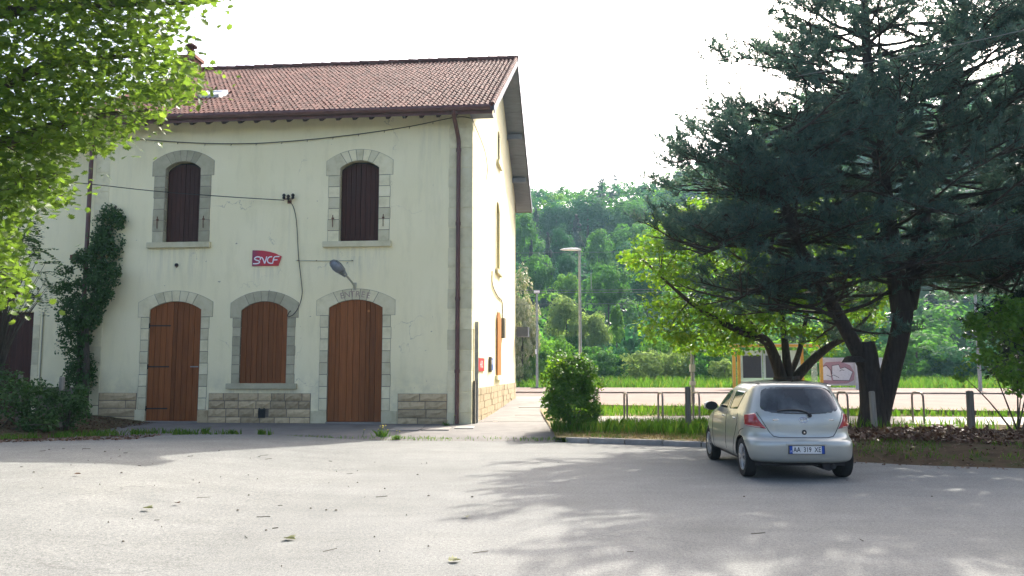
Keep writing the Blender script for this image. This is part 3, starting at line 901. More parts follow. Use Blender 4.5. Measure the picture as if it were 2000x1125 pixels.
# upper windows, closed by dark shutters set back in a stone reveal
for k, (lab) in ((3, 'upper window with old dark shutters above the left door'), (4, 'upper window with old dark shutters above the right door')):
    n, xl, xr, z0, zs, za = OPEN[k]
    d = part('window', ST, lab)
    for s, (a, b) in ((0, (xl, (xl + xr) / 2 - 0.006)), (1, ((xl + xr) / 2 + 0.006, xr))):
        w, h = (xr - xl) / 2, za - zs
        Rr = (w * w + h * h) / (2 * h); cx, cz = (xl + xr) / 2, za - Rr
        arc = lambda x: cz + math.sqrt(max(0, Rr * Rr - (x - cx) ** 2)) - 0.06
        mb = MB()
        nb = 4
        for q in range(nb):
            xa, xb = a + (b - a) * q / nb + 0.003, a + (b - a) * (q + 1) / nb - 0.003
            mb.prism([(xa, z0 + 0.02), (xb, z0 + 0.02), (xb, arc(xb)), (xa, arc(xa))], 0.17 + 0.003 * (q % 2), 0.21)
        mb.box(a + 0.02, b - 0.02, 0.211, 0.23, z0 + 0.3, z0 + 0.4).box(a + 0.02, b - 0.02, 0.211, 0.23, zs - 0.4, zs - 0.3)
        mb.build('shutter', M['dark_wood'], d)
    MB().box(xl - 0.02, xr + 0.02, 0.26, 0.3, z0, za).build('backing', M['iron'], d)
    surround(d, xl + 0.0, xr - 0.0, z0, zs, za, M['stone'] if k == 4 else M['grey_stone'], 6, 0.34 if k == 4 else 0.34, 0.42, 0.34, 5)
    o = MB().box(xl - 0.46, xr + 0.40, -0.11, 0.25, z0 - 0.17, z0 - 0.004).build('sill', M['stone'], d); bevel(o, 0.012)
    for s, x in ((-1, xl - 0.19), (1, xr + 0.15)):
        mb = MB().tube([(x, -0.03, z0 + 0.42), (x, -0.045, z0 + 0.6), (x, -0.03, z0 + 0.78)], 0.012, 6)
        mb.box(x - 0.03, x + 0.03, -0.05, -0.014, z0 + 0.66, z0 + 0.70)
        mb.build('shutter_catch', M['rust'], d)

# plinth of rock-faced blocks between the doors
def rough_block(xa, xb, za, zb, parent, name='stone', mat=None, y0=-0.02, axis='x'):
    nx, nz = 5, 3
    rows = []
    for j in range(nz + 1):
        row = []
        for i in range(nx + 1):
            e = (i in (0, nx)) or (j in (0, nz))
            y = y0 - (0.0 if e else random.uniform(0.008, 0.045))
            x = xa + (xb - xa) * i / nx + (0 if e else random.uniform(-0.02, 0.02))
            z = za + (zb - za) * j / nz + (0 if e else random.uniform(-0.012, 0.012))
            row.append((x, y, z))
        rows.append(row)
    mb = MB(); mb.grid(rows)
    per = [rows[0][i] for i in range(nx + 1)] + [rows[j][nx] for j in range(1, nz + 1)] + [rows[nz][i] for i in range(nx - 1, -1, -1)] + [rows[j][0] for j in range(nz - 1, 0, -1)]
    back = [(p[0], 0.02, p[2]) for p in per]
    n0 = len(mb.v)
    mb.v += per + back
    n = len(per)
    mb.f += [(n0 + i, n0 + n + i, n0 + n + (i + 1) % n, n0 + (i + 1) % n) for i in range(n)]
    return mb
def run(xa, xb, wmin, wmax, x0=None):
    pl = MB().box(xa if x0 is None else x0, xb + 0.005, -0.012, 0, -0.1, 0.97).build('plinth', M['mortar'], ST)
    z = 0.055
    for r in range(4):
        h = 0.235 if r < 2 else 0.225
        x = xa
        while x < xb - 0.05:
            w = min(random.uniform(wmin, wmax), xb - x)
            if xb - (x + w) < 0.22: w = xb - x
            if not (r == 1 and x < -6.05 < x + w and xa < -6 < xb):
                mb = rough_block(x + 0.011, x + w - 0.011, z + 0.010, z + h - 0.010, pl)
                mb.build('stone', M['plinth'], pl)
            else:
                for (p, q) in ((x, -6.16), (-5.94, x + w)):
                    if q - p > 0.08: rough_block(p + 0.008, q - 0.008, z + 0.007, z + h - 0.007, pl).build('stone', M['plinth'], pl)
            x += w
        z += h
run(L0 + 0.45, -9.86, 0.7, 1.2, L0 + 0.02)
run(-7.66, -4.63, 0.38, 0.6)
run(-2.09, -0.68, 0.55, 0.85)
# broken iron air vent in the plinth
vt = MB().box(-6.15, -5.95, -0.05, -0.02, 0.27, 0.3).box(-6.15, -5.95, -0.05, -0.02, 0.49, 0.52).box(-6.15, -6.13, -0.05, -0.02, 0.3, 0.49).box(-5.97, -5.95, -0.05, -0.02, 0.3, 0.49)
vt.box(-6.13, -5.97, -0.035, -0.03, 0.3, 0.49)
for k in range(3): vt.box(-6.11 + k * 0.05, -6.09 + k * 0.05, -0.045, -0.03, 0.31, 0.47)
vt.box(-6.14, -6.1, -0.04, -0.03, 0.52, 0.55).box(-6.0, -5.96, -0.04, -0.03, 0.52, 0.55)
vt.build('air_vent', M['iron'], ST)

# quoins at both corners
q = part('quoin', ST, 'right corner of tall dressed stones')
z = 0.02
k = 0
while z < 9.2:
    h = 0.42 if k == 0 else 0.585
    wq = 0.665 if k % 2 else 0.685
    o = MB().box(-wq, 0.014, -0.014 - 0.003 * (k % 3), 0.30 + 0.1 * (k % 2), z + 0.004, min(z + h, 9.3) - 0.004).build('stone', M['stone'], q); bevel(o, 0.007, 1)
    z += h; k += 1
q = part('quoin', ST, 'left corner of dressed stones behind the creeper')
z = 0.02
while z < 9.2:
    o = MB().box(L0 - 0.014, L0 + 0.44, -0.014, 0.3, z + 0.004, min(z + 0.58, 9.3) - 0.004).build('stone', M['stone'], q); bevel(o, 0.007, 1)
    z += 0.58

# roof: boards, tiles, ridge, rafters, gutter
def roof_pt(x, s, off=0.0):            # s metres up the slope from the eave; off above the boards
    n = math.hypot(1, SLOPE)
    return Vector((x, EAVE_Y + s / n - off * SLOPE / n, EAVE_Z + s * SLOPE / n + off / n))
SL = LH * math.hypot(1, SLOPE)
RX0, RX1 = L0 - 0.75, 0.70
rf = MB()
th = 0.12
prof = [(EAVE_Y, EAVE_Z), (RIDGE_Y, RIDGE_Z), (2 * RIDGE_Y - EAVE_Y, EAVE_Z), (2 * RIDGE_Y - EAVE_Y, EAVE_Z - th), (RIDGE_Y, RIDGE_Z - th), (EAVE_Y, EAVE_Z - th)]
rf.prism(prof, RX0, RX1 - 0.004, 'x')
roof = rf.build('roof', M['eave_wood'], ST)
# tiles: a pan and a roll each, laid in courses
TW, TL = 0.150, 0.31
def tile_mb(mb=None, M4=None):
    n = 7
    rows = []
    for (sy, lift) in ((0.0, 0.03), (TL * 1.12, 0.010)):
        row = []
        for i in range(n):
            t = i / (n - 1)
            x = TW * (t * 1.06 - 0.03)
            hgt = 0.046 * math.sin(math.pi * min(1, max(0, (t - 0.28) / 0.72))) - 0.012 * math.sin(math.pi * min(1, t / 0.28))
            row.append((x, sy, lift + hgt))
        rows.append(row)
    nose = [(p[0], p[1] + 0.004, p[2] - 0.03) for p in rows[0]]
    mb = MB(); mb.grid(rows); mb.grid([nose, rows[0]])
    return mb
tm = tile_mb()
tile_me = tm.mesh('tile', fix=False)
tile_me.polygons.foreach_set('use_smooth', [True] * len(tile_me.polygons))
tile_me.set_sharp_from_angle(angle=R(45))
tile_me.materials.append(M['tile'])
ncol = int((RX1 - RX0) / TW); ncrs = int(SL / TL)
ang = math.atan(SLOPE)
TV = np.array(tm.v); TF = tm.f
SKY_X0, SKY_X1, SKY_S0, SKY_S1 = -9.1, -8.4, 2.55, 3.3
cand = []
for r in range(ncrs):
    for c in range(ncol):
        x = RX1 - 0.02 - (c + 1) * TW; s = 0.02 + r * TL
        if SKY_X0 - 0.2 < x < SKY_X1 and SKY_S0 - 0.3 < s < SKY_S1: continue
        cand.append((r, c, x, s))
cand.sort(key=lambda t: t[0] * 3 + t[1])       # nearest the near corner first
massV, massF = [], []
for i, (r, c, x, s) in enumerate(cand):
    p = roof_pt(x, s, 0.0)
    e = (ang + random.uniform(-0.02, 0.02), 0, random.uniform(-0.012, 0.012))
    p = p + Vector((random.uniform(-0.006, 0.006), 0, random.uniform(0, 0.008)))
    if i < 300:
        o = link('tile', tile_me, roof, p); o.rotation_euler = e
    else:
        ca, sa = math.cos(e[0]), math.sin(e[0])
        V = TV.copy()
        W = np.stack([V[:, 0] + p.x, V[:, 1] * ca - V[:, 2] * sa + p.y, V[:, 1] * sa + V[:, 2] * ca + p.z], 1)
        massF += [tuple(a + len(massV) for a in f) for f in TF]
        massV += [tuple(w) for w in W]
mb = MB(); mb.v, mb.f = massV, massF
o = mb.build('roof_tiles', M['tile_mass'], roof, fix=False)
o.data.polygons.foreach_set('use_smooth', [True] * len(o.data.polygons)); o.data.set_sharp_from_angle(angle=R(45))
tag(o, kind='stuff')
# ridge tiles
rt = MB().lathe([(0.13, 0.0), (0.15, 0.02), (0.135, 0.06), (0.12, 0.42)], 12, axis='x')
rme = rt.mesh('ridge_tile', True, True); rme.materials.append(M['tile'])
x = RX0
while x < RX1 - 0.3:
    o = link('ridge_tile', rme, roof, (x, RIDGE_Y, RIDGE_Z + 0.035 + random.uniform(-0.006, 0.01)))
    o.rotation_euler = (0, random.uniform(0.0, 0.03), random.uniform(-0.02, 0.02))
    x += 0.38
# verge tiles: light mortar edge
mb = MB()
for s0 in (0,):
    for k in range(ncrs):
        a, b = roof_pt(RX1 - 0.03, k * TL, 0.02), roof_pt(RX1 - 0.03, (k + 1) * TL + 0.05, 0.035)
        mb.tube([a + Vector((0, 0, 0.035)), b + Vector((0, 0, 0.02))], [0.075, 0.06], 8)
o = mb.build('verge_tiles', M['tile_mass'], roof, smooth=True)
# soffit boards under the gable overhang and barge boards
for sgn in (1, -1):
    mb = MB()
    def yz(s, off):
        p = roof_pt(0, s, off); return (p.y if sgn == 1 else 2 * RIDGE_Y - p.y, p.z)
    nb = 7
    lst = []
    so = part('soffit', roof)
    for k in range(nb):
        s0, s1 = 0.05 + (SL - 0.1) * k / nb, 0.05 + (SL - 0.1) * (k + 1) / nb
        a, b, c, d2 = yz(s0 + 0.006, -0.145), yz(s1 - 0.006, -0.145), yz(s1 - 0.006, -0.125), yz(s0 + 0.006, -0.125)
        MB().prism([a, b, c, d2], 0.002, RX1 - 0.03, 'x').build('board', M['soffit'], so)
    a, b, c, d2 = yz(-0.02, -0.2), yz(SL, -0.2), yz(SL, 0.05), yz(-0.02, 0.05)
    MB().prism([a, b, c, d2], RX1 - 0.002, RX1 + 0.025, 'x').build('barge_board', M['soffit'], roof)
# purlin ends carrying the overhang
for sgn in (1, -1):
    for s in (2.3, 4.9):
        p = roof_pt(0, s, -0.27); y = p.y if sgn == 1 else 2 * RIDGE_Y - p.y
        MB().box(0.0, RX1 - 0.1, y - 0.09, y + 0.09, p.z - 0.1, p.z + 0.1).build('purlin', M['soffit'], roof)
# rafter tails below the front eave
rt_me = None
for x in np.arange(L0 + 0.2, 0.1, 0.49):
    a, b, c, d2 = roof_pt(0, -0.0, -0.30), roof_pt(0, 1.0, -0.30), roof_pt(0, 1.0, -0.125), roof_pt(0, -0.0, -0.125)
    if rt_me is None:
        rt_me = MB().prism([(a.y + 0.12, a.z + 0.06), (b.y, b.z), (c.y, c.z), (d2.y, d2.z)], 0, 0.09, 'x').mesh('rafter_tail')
        rt_me.materials.append(M['eave_wood'])
    link('rafter_tail', rt_me, roof, (x, 0, 0))
# gutter and fascia
gt = MB()
gp_ = [(-0.075 + 0.0, 0.04), (-0.085, -0.03), (-0.05, -0.09), (0.02, -0.10), (0.07, -0.05), (0.075, 0.0), (0.065, 0.0), (0.06, -0.045), (0.015, -0.088), (-0.045, -0.078), (-0.073, -0.028), (-0.063, 0.04)]
gt.prism([(EAVE_Y - 0.06 + a, EAVE_Z - 0.02 + b) for a, b in gp_], RX0 + 0.3, RX1 - 0.08, 'x')
gt.build('gutter', M['brown_metal'], ST)
MB().box(RX0, RX1 - 0.03, EAVE_Y + 0.022, EAVE_Y + 0.05, EAVE_Z - 0.2, EAVE_Z + 0.02).build('fascia', M['brown_metal'], ST)
MB().box(0.02, RX1 - 0.05, EAVE_Y + 0.06, EAVE_Y + 0.5, EAVE_Z - 0.2, EAVE_Z - 0.13).build('eave_return', M['soffit'], ST)
# down pipe on the right quoin
dp = spline([(-0.42, EAVE_Y - 0.04, EAVE_Z - 0.1), (-0.42, EAVE_Y - 0.0, EAVE_Z - 0.25), (-0.40, -0.2, EAVE_Z - 0.62), (-0.385, -0.09, EAVE_Z - 0.85), (-0.385, -0.085, 7.6)], 5) + [Vector((-0.385, -0.085, z)) for z in (5.7, 3.5, 1.5, 0.14)]
dpo = MB().tube(dp, 0.062, 12).build('downpipe', M['brown_metal'], ST, smooth=True)
for z in (7.9, 5.75, 3.6, 1.55): MB().tube([(-0.385, -0.085, z), (-0.385, -0.085, z + 0.1)], 0.075, 12).build('pipe_collar', M['brown_metal'], dpo, smooth=True)
# left down pipe in the corner by the annex
dpo = MB().tube([(L0 - 0.12, -0.1, 8.9), (L0 - 0.12, -0.1, 0.2)], 0.062, 12).build('downpipe', M['brown_metal'], ST, smooth=True)
# skylight
sk = part('skylight', roof, 'small white framed roof window near the left end')
a0, a1 = roof_pt(SKY_X0, SKY_S0, 0.03), roof_pt(SKY_X1, SKY_S1, 0.03)
for nm, x0, x1, s0, s1, o0, mt in (('frame', SKY_X0, SKY_X1, SKY_S0, SKY_S0 + 0.09, 0.14, 'white_paint'), ('frame', SKY_X0, SKY_X1, SKY_S1 - 0.09, SKY_S1, 0.14, 'white_paint'),
                               ('frame', SKY_X0, SKY_X0 + 0.08, SKY_S0, SKY_S1, 0.141, 'white_paint'), ('frame', SKY_X1 - 0.08, SKY_X1, SKY_S0, SKY_S1, 0.141, 'white_paint'), ('pane', SKY_X0 + 0.07, SKY_X1 - 0.07, SKY_S0 + 0.07, SKY_S1 - 0.07, 0.12, 'skylight_glass')):
    P = [roof_pt(0, s0, 0.0), roof_pt(0, s1, 0.0), roof_pt(0, s1, o0), roof_pt(0, s0, o0)]
    MB().prism([(p.y, p.z) for p in P], x0, x1, 'x').build(nm, M[mt], sk)
# chimney with a capped clay pot
ch = part('chimney', roof)
cx_, cy_ = -11.97, RIDGE_Y - 0.5
MB().box(cx_ - 0.35, cx_ + 0.35, cy_ - 0.3, cy_ + 0.3, 11.8, 13.52).box(cx_ - 0.42, cx_ + 0.42, cy_ - 0.37, cy_ + 0.37, 13.52, 13.64).build('stack', M['brick_red'], ch)
mb = MB().lathe([(0.15, 13.64), (0.13, 13.87), (0.15, 13.89), (0.15, 13.94), (0.10, 13.95)], 14, (cx_ + 0.05, cy_, 0))
for k in range(3): mb.tube([(cx_ + 0.05 + 0.1 * math.cos(k * 2.1), cy_ + 0.1 * math.sin(k * 2.1), 13.93), (cx_ + 0.05 + 0.1 * math.cos(k * 2.1), cy_ + 0.1 * math.sin(k * 2.1), 14.09)], 0.025, 6)
mb.lathe([(0.23, 14.07), (0.22, 14.12), (0.1, 14.20), (0.03, 14.25), (0.0, 14.27)], 14, (cx_ + 0.05, cy_, 0))
mb.build('chimney_pot', M['tile'], ch, smooth=True)

# gable windows
for (nm, a, b, z0, zs, za) in GOP:
    if nm == 'shutter':
        d = part('window', ST, 'gable window with orange wooden shutters')
        for (p, q2) in ((a, (a + b) / 2 - 0.01), ((a + b) / 2 + 0.01, b)):
            w, h = (b - a) / 2, za - zs
            Rr = (w * w + h * h) / (2 * h); cy, cz = (a + b) / 2, za - Rr
            arc = lambda x: cz + math.sqrt(max(0, Rr * Rr - (x - cy) ** 2)) - 0.01
            MB().prism([(p, z0), (q2, z0), (q2, arc(q2)), ((p + q2) / 2, arc((p + q2) / 2)), (p, arc(p))], 0.03, 0.075, 'x').build('shutter', M['orange_wood'], d)
        MB().box(-0.2, -0.1, a, b, z0, za).build('backing', M['dark_wood'], d)
    elif nm == 'middle':
        d = part('window', ST, 'arched first floor gable window walled up with stone')
        mb = MB()
        z = z0; k = 0
        while z < zs - 0.01:
            MB().box(-0.3, -0.22, a, b, z + 0.004, z + 0.42 - 0.004).build('stone', M['stone'], d); z += 0.45; k += 1
    else:
        d = part('window', ST, 'narrow attic window below the gable roof')
        MB().box(-0.3, -0.24, a, b, z0, za).build('pane', M['lamp_glass'], d)
        MB().box(-0.23, -0.15, (a + b) / 2 - 0.04, (a + b) / 2 + 0.04, z0, zs + 0.1).build('mullion', M['eave_wood'], d)
    o = MB().box(-0.3, 0.10, a - 0.25, b + 0.25, z0 - 0.16, z0 - 0.003).build('sill', M['stone'], d); bevel(o, 0.01)
    out, inn = arch_poly(a, b, z0, zs, za, 0.2), arch_poly(a, b, z0, zs, za, 0.0)
    mb = MB()
    n = len(inn)
    for i in range(1, n):
        j = (i + 1) % n
        if {i, j} == {0, 1}: continue
        mb.prism([inn[i], out[i], out[j], inn[j]], -0.2, 0.012, 'x')
    mb.build('surround', M['stone'], d)
# gable plinth, joined courses seen edge-on
mb = MB()
for r in range(5):
    y = 0.42
    while y < DEP - 0.4:
        w = random.uniform(0.5, 0.8)
        mb.box(0.0, 0.03 + random.uniform(0, 0.025), y + 0.008, min(y + w, DEP) - 0.008, 0.05 + r * 0.21 + 0.006, 0.05 + (r + 1) * 0.21 - 0.006)
        y += w
tag(mb.build('stone_courses', M['plinth'], ST), kind='stuff')
MB().box(0.0, 0.02, 0.32, DEP, -0.1, 1.1).build('gable_plinth', M['mortar'], ST)

# ------------------------------------------------------------------ annex on the left, set back behind the creeper
AN = thing('annex_building', 'cream rendered annex set back left of the creeper', 'building', bw(L0, 0), -BT)
w = MB().box(-13, -0.002, 0.6, 1.1, -0.2, 8.6).build('front_wall', M['render'], AN)
ax0, ax1 = -4.6, -1.52
boolean_cut(w, [MB().box(-3.75, -2.17, 0.3, 1.6, -0.3, 3.42).build('cutter', None)])
d = part('door', AN, 'dark double door half hidden by shrubs')
for (a, b) in ((-3.73, -2.97), (-2.95, -2.19)):
    for k in range(4):
        MB().box(a + (b - a) * k / 4 + 0.003, a + (b - a) * (k + 1) / 4 - 0.003, 0.7, 0.74, 0.18, 3.4).build('plank', M['dark_wood'], d)
for z in (2.9, 1.6): hinge(d, -2.17 - 0.02, z, 0.03, 0.69)
for k in range(8):
    o = MB().box(-2.17, -1.95, 0.586, 0.8, 0.15 + k * 0.41 + 0.004, 0.15 + (k + 1) * 0.41 - 0.004).build('stone', M['stone'], d); bevel(o, 0.006, 1)
MB().box(-1.95, -0.01, 0.585, 0.6, -0.1, 1.12).build('plinth', M['mortar'], AN)
MB().box(-13, 0, 0.0, 6, 8.6, 8.75).build('roof', M['tile'], AN)
mb = MB()
o = MB().box(-1.98 + 0.9, -1.55 + 0.9, 0.56, 0.6, 5.0, 5.16).box(-1.05, -0.95, 0.545, 0.56, 5.03, 5.13).box(-0.85, -0.75, 0.545, 0.56, 5.03, 5.13).build('wall_vent', M['rust'], AN)
MB().tube([(-1.85, 0.57, 3.4), (-1.85, 0.57, 1.0)], 0.02, 6).build('conduit', M['conduit'], AN)

# ------------------------------------------------------------------ things fixed to the station
def on_wall(name, label, cat, x, z, y=-0.002, group=None):
    p = bw(x, y, z)
    return thing(name, label, cat, p, -BT, group)
# railway company sign
sg = on_wall('company_sign', 'red sign with white italic letters SNCF on the cream front wall', 'sign', -6.48, 4.66)
k = 0.88 / 900.0
def sp(x, y): return ((x - 230) * k, (785 - y) * k)
top = [(230, 310), (380, 314), (560, 326), (760, 360), (950, 415), (1130, 505)]
poly = [sp(230, 785), sp(1035, 785)] + [sp(*p) for p in top[::-1]]
MB().prism(poly, -0.035, 0.0).build('panel', M['sign_print'], sg)
mb = MB()
for st in ([(475, 522), (400, 510), (330, 530), (305, 570), (350, 605), (430, 630), (465, 665), (430, 705), (350, 718), (260, 715)],
           [(482, 610), (486, 560), (500, 530), (545, 548), (585, 620), (622, 716)], [(622, 716), (655, 610), (682, 502)],
           [(850, 512), (770, 520), (722, 560), (705, 630), (738, 690), (800, 710), (868, 712)],
           [(866, 716), (885, 620), (905, 545), (940, 514), (1072, 510)], [(897, 612), (1012, 606)]):
    s3 = [(p.x, p.y) for p in spline([(a, b, 0) for a, b in st], 4)] if len(st) > 2 else st
    ribbon(mb, [sp(*p) for p in s3], 0.034, -0.038 - 0.0005 * len(st) / 10)
mb.build('lettering', M['ink_white'], sg, fix=False)
# wall lamp on a bracket
lp = on_wall('wall_lamp', 'grey street lamp head on a bracket above the right door', 'lamp', -3.40, 4.02)
MB().tube(spline([(0, 0.0, -0.05), (0, -0.15, 0.05), (-0.05, -0.45, 0.2), (-0.1, -0.7, 0.3)], 5), 0.028, 8).box(-0.05, 0.05, -0.02, 0.0, -0.1, 0.12).build('bracket', M['conduit'], lp, smooth=True)
def shell(sec, nseg=14, flat=0.0):
    mb = MB(); rows = []
    for (t, wd, up, dn) in sec:
        row = []
        for i in range(nseg):
            w = 2 * math.pi * i / nseg
            zz = math.sin(w); row.append((wd * math.cos(w), t, (up if zz > 0 else dn) * zz))
        row.append(row[0]); rows.append(row)
    mb.grid(rows); mb.f.append(tuple(range(nseg))); mb.f.append(tuple(len(mb.v) - nseg - 1 + i for i in range(nseg)))
    return mb
hd = MB(); 
s1 = shell([(0.0, 0.05, 0.05, 0.05), (0.12, 0.08, 0.07, 0.06), (0.2, 0.13, 0.09, 0.03), (0.4, 0.165, 0.11, 0.012), (0.58, 0.15, 0.10, 0.012), (0.68, 0.09, 0.06, 0.01), (0.71, 0.02, 0.02, 0.005)])
s2 = shell([(0.2, 0.09, 0.01, 0.03), (0.3, 0.135, 0.01, 0.09), (0.45, 0.14, 0.01, 0.11), (0.6, 0.11, 0.01, 0.07), (0.66, 0.05, 0.01, 0.02)])
for nm, s_, mt in (('housing', s1, 'steel'), ('bowl', s2, 'lamp_glass')):
    o = s_.build(nm, M[mt], lp, smooth=True)
    ly = Vector((-0.62, -0.42, 0.66)).normalized(); lz = Vector((0.25, 0.72, 0.65)); lz = (lz - ly * lz.dot(ly)).normalized(); lx = ly.cross(lz)
    o.matrix_local = Matrix.Translation((-0.08, -0.6, 0.25)) @ Matrix((lx, ly, lz)).transposed().to_4x4() @ Matrix.Diagonal((1.15, 0.85, 1.15, 1))
# insulators with three pots
ins = on_wall('insulator_bracket', 'iron bracket with three porcelain insulators on the front wall', 'bracket', -5.41, 6.55)
MB().tube([(-0.12, -0.12, 0.06), (0.14, -0.12, 0.06)], 0.018, 6).tube([(0, 0, 0), (0, -0.12, 0.06)], 0.02, 6).box(-0.06, 0.06, -0.015, 0, -0.05, 0.05).build('arm', M['rust'], ins)
for x, dz in ((-0.13, 0.06), (0.0, 0.03), (0.14, 0.06)):
    MB().lathe([(0.02, 0.0), (0.045, 0.02), (0.045, 0.06), (0.03, 0.07), (0.05, 0.09), (0.05, 0.13), (0.02, 0.16), (0, 0.165)], 10, (x, -0.12, dz)).build('pot', M['iron'], ins, smooth=True)
def cable(name, label, pts, rad=0.012, mat='cable', cat='cable', n=8, sides=6):
    o = MB().tube(spline(pts, n), rad, sides).build(name, M[mat], smooth=True)
    return tag(o, label, cat)
def fw(u, v, off=-0.05):               # a point of the photograph that lies on the front wall
    r = ray(u, v); n = Vector((bs, bc, 0))
    k = (off + BC.dot(n)) / (r.x * n.x + r.y * n.y)
    return Vector((r.x * k, r.y * k, EYE + r.z * k))
def gw(u, v, off=0.04):
    r = ray(u, v); n = Vector((bc, -bs, 0))
    k = (off + BC.dot(n)) / (r.x * n.x + r.y * n.y)
    return Vector((r.x * k, r.y * k, EYE + r.z * k))
c1 = cable('clipped_cable', 'black cable with clips sagging below the eaves to the gable corner', [fw(120, 258), fw(285, 273), fw(400, 280), fw(500, 280), fw(600, 273), fw(700, 262), fw(800, 247), fw(890, 229, -0.15), fw(922, 231, -0.12)] )
pts = [fw(922, 231, -0.12), bw(0.06, 0.3, 8.72), gw(945, 233), gw(958, 238), gw(964, 246), gw(966, 256), gw(958, 275), gw(945, 295), gw(935, 315), gw(929, 327)]
c2 = MB().tube(spline([fw(922, 231, -0.12), bw(0.06, 0.05, 8.72), bw(0.06, 1.6, 8.66), bw(0.06, 2.6, 8.5), bw(0.06, 3.0, 8.1), bw(0.06, 2.4, 7.5), bw(0.06, 1.2, 7.0), bw(0.06, 0.65, 6.8)], 8), 0.012, 6).build('gable_cable', M['cable'], smooth=True)
tag(c2, 'thin black cable looping down the sunlit gable wall', 'cable')
mb = MB()
cs = spline([fw(120, 258), fw(285, 273), fw(400, 280), fw(500, 280), fw(600, 273), fw(700, 262), fw(800, 247), fw(890, 229, -0.15)], 4)
for p in cs[::2]:
    mb.tube([p + Vector((0, 0.05, 0.02)), p + Vector((0, 0.0, -0.06))], 0.008, 5)
mb.build('clip', M['iron'], c1)
cable('aerial_cable', 'thin cable running from the plane tree to the insulator bracket', [at(-60, 340, 20), at(150, 357, 21.8), fw(300, 373, -0.7), fw(440, 384, -0.35), fw(555, 391, -0.14)], 0.013)
cable('power_line', 'thin wire crossing in front of the conifer at upper right', [at(1560, 148, 17), at(1790, 104, 14.5), at(2000, 59, 12.5), at(2400, -30, 10)], 0.006, 'wire')
cable('drop_cable', 'black cable hanging from the insulator bracket to the boarded window', [fw(563, 392, -0.12), fw(572, 402), fw(578, 425), fw(581, 460), fw(583, 500), fw(588, 545), fw(590, 575), fw(583, 600), fw(572, 615), fw(562, 618), fw(564, 611), fw(568, 607)], 0.012)
cd = cable('wall_conduit', 'thin cream conduit fixed along the front wall above the right door', [fw(578, 509, -0.02), fw(635, 509.5, -0.02), fw(690, 509, -0.02)], 0.012, 'conduit', 'conduit', 3)
mb = MB()
for u in (582, 618, 653, 688): mb.tube([fw(u, 509, -0.0), fw(u, 509, -0.045)], 0.018, 6)
mb.build('clip', M['rust'], cd)
o = on_wall('wall_spigot', 'small dark round fitting on the wall above the left door', 'fitting', -8.80, 4.72)
MB().lathe([(0.0, -0.06), (0.04, -0.055), (0.055, -0.03), (0.055, 0.0)], 12, axis='y').build('body', M['iron'], o, smooth=True)
MB().tube([(0, -0.03, 0), (0.03, -0.07, -0.08)], 0.014, 6).build('spout', M['rust'], o)
# conduit post and board at the gable corner
pc = thing('cable_post', 'tall grey cable duct standing against the gable at the building corner', 'cable duct', bw(0.02, 0.55, 0.08), -BT)
MB().box(0.0, 0.10, 0.0, 0.10, 0, 2.95).build('duct', M['steel'], pc)
MB().box(0.008, 0.07, -0.35, -0.19, 0, 1.25).build('board', M['post_wood'], pc, )
# two signs on the gable, seen at a glancing angle
def gable_sign(name, label, y, z, wd, ht, mat, out=0.03):
    p = bw(0.003, y, z)
    o = thing(name, label, 'sign', p, -BT)
    MB().box(0, out, 0, wd, 0, ht).build('panel', M[mat], o)
    return o
s_ = gable_sign('red_sign', 'small red sign with white symbols on the sunlit gable wall', 1.3, 1.6, 1.35, 0.4, 'sign_red')
me = text_mesh('\u2190IO:', 0.3, bold=0.006)
o = link('lettering', me, s_, (0.032, 0.66, 0.2), M['ink_white']); o.rotation_euler = (R(90), 0, R(90))
s_ = gable_sign('blue_sign', 'small blue sign projecting from the gable beside the orange shutters', 4.0, 1.62, 0.8, 0.42, 'sign_blue', 0.05)
MB().box(0.051, 0.055, 0.1, 0.5, 0.2, 0.36).build('white_field', M['ink_white'], s_)
MB().box(0.0, 0.10, -0.07, -0.01, -0.05, 0.45).build('bracket', M['post_wood'], s_)
# dark screen housing beyond the rear corner
scn = thing('platform_display', 'dark blue grey display box projecting beyond the rear gable corner', 'display', bw(0.0, DEP + 0.1, 2.6), -BT)
MB().box(0.05, 0.55, 0.0, 0.9, 0.55, 0.98).build('housing', M['blind'], scn)
MB().box(0.0, 0.05, 0.3, 0.5, 0.6, 0.9).build('bracket', M['iron'], scn)
# conduit and box on the gable below the first floor window
o = cable('gable_conduit', 'thin dark conduit running down the gable to a small meter box', [bw(0.03, 4.6, 5.0), bw(0.03, 4.7, 4.55), bw(0.03, 6.2, 4.3), bw(0.03, 7.6, 4.25), bw(0.03, 7.9, 4.0), bw(0.03, 7.9, 3.6)], 0.02, 'iron', 'conduit', 4)
MB().box(0, 0.12, 0, 0.5, 0, 0.75).build('meter_box', M['post_wood'], o, loc=bw(0.01, 7.7, 2.85)).rotation_euler = (0, 0, -BT)

# ------------------------------------------------------------------ lamps, wires, shelter and panel on the platforms
t = thing('platform_lamp', 'tall grey lamp post with long flat head on the near platform', 'lamp post', at(1134, 770, 38.0).to_tuple())
t.location.z = 0.40
MB().tube([(0, 0, 0), (0, 0, 1.2), (0, 0, 6.75)], [0.085, 0.08, 0.055], 12).build('pole', M['steel'], t, smooth=True)
mb = MB().box(-0.06, 0.06, -0.06, 0.06, 6.6, 6.95)
mb.build('socket', M['steel'], t)
s_ = shell([(0.0, 0.05, 0.05, 0.05), (0.1, 0.1, 0.08, 0.06), (0.45, 0.15, 0.09, 0.05), (0.8, 0.13, 0.07, 0.03), (0.98, 0.04, 0.02, 0.01)])
o = s_.build('lamp_head', M['white_paint'], t, smooth=True)
o.location = (0.08, 0, 6.86); o.rotation_euler = (0, 0, R(90))
p = at(1049, 757, 58); p.z = 0.40
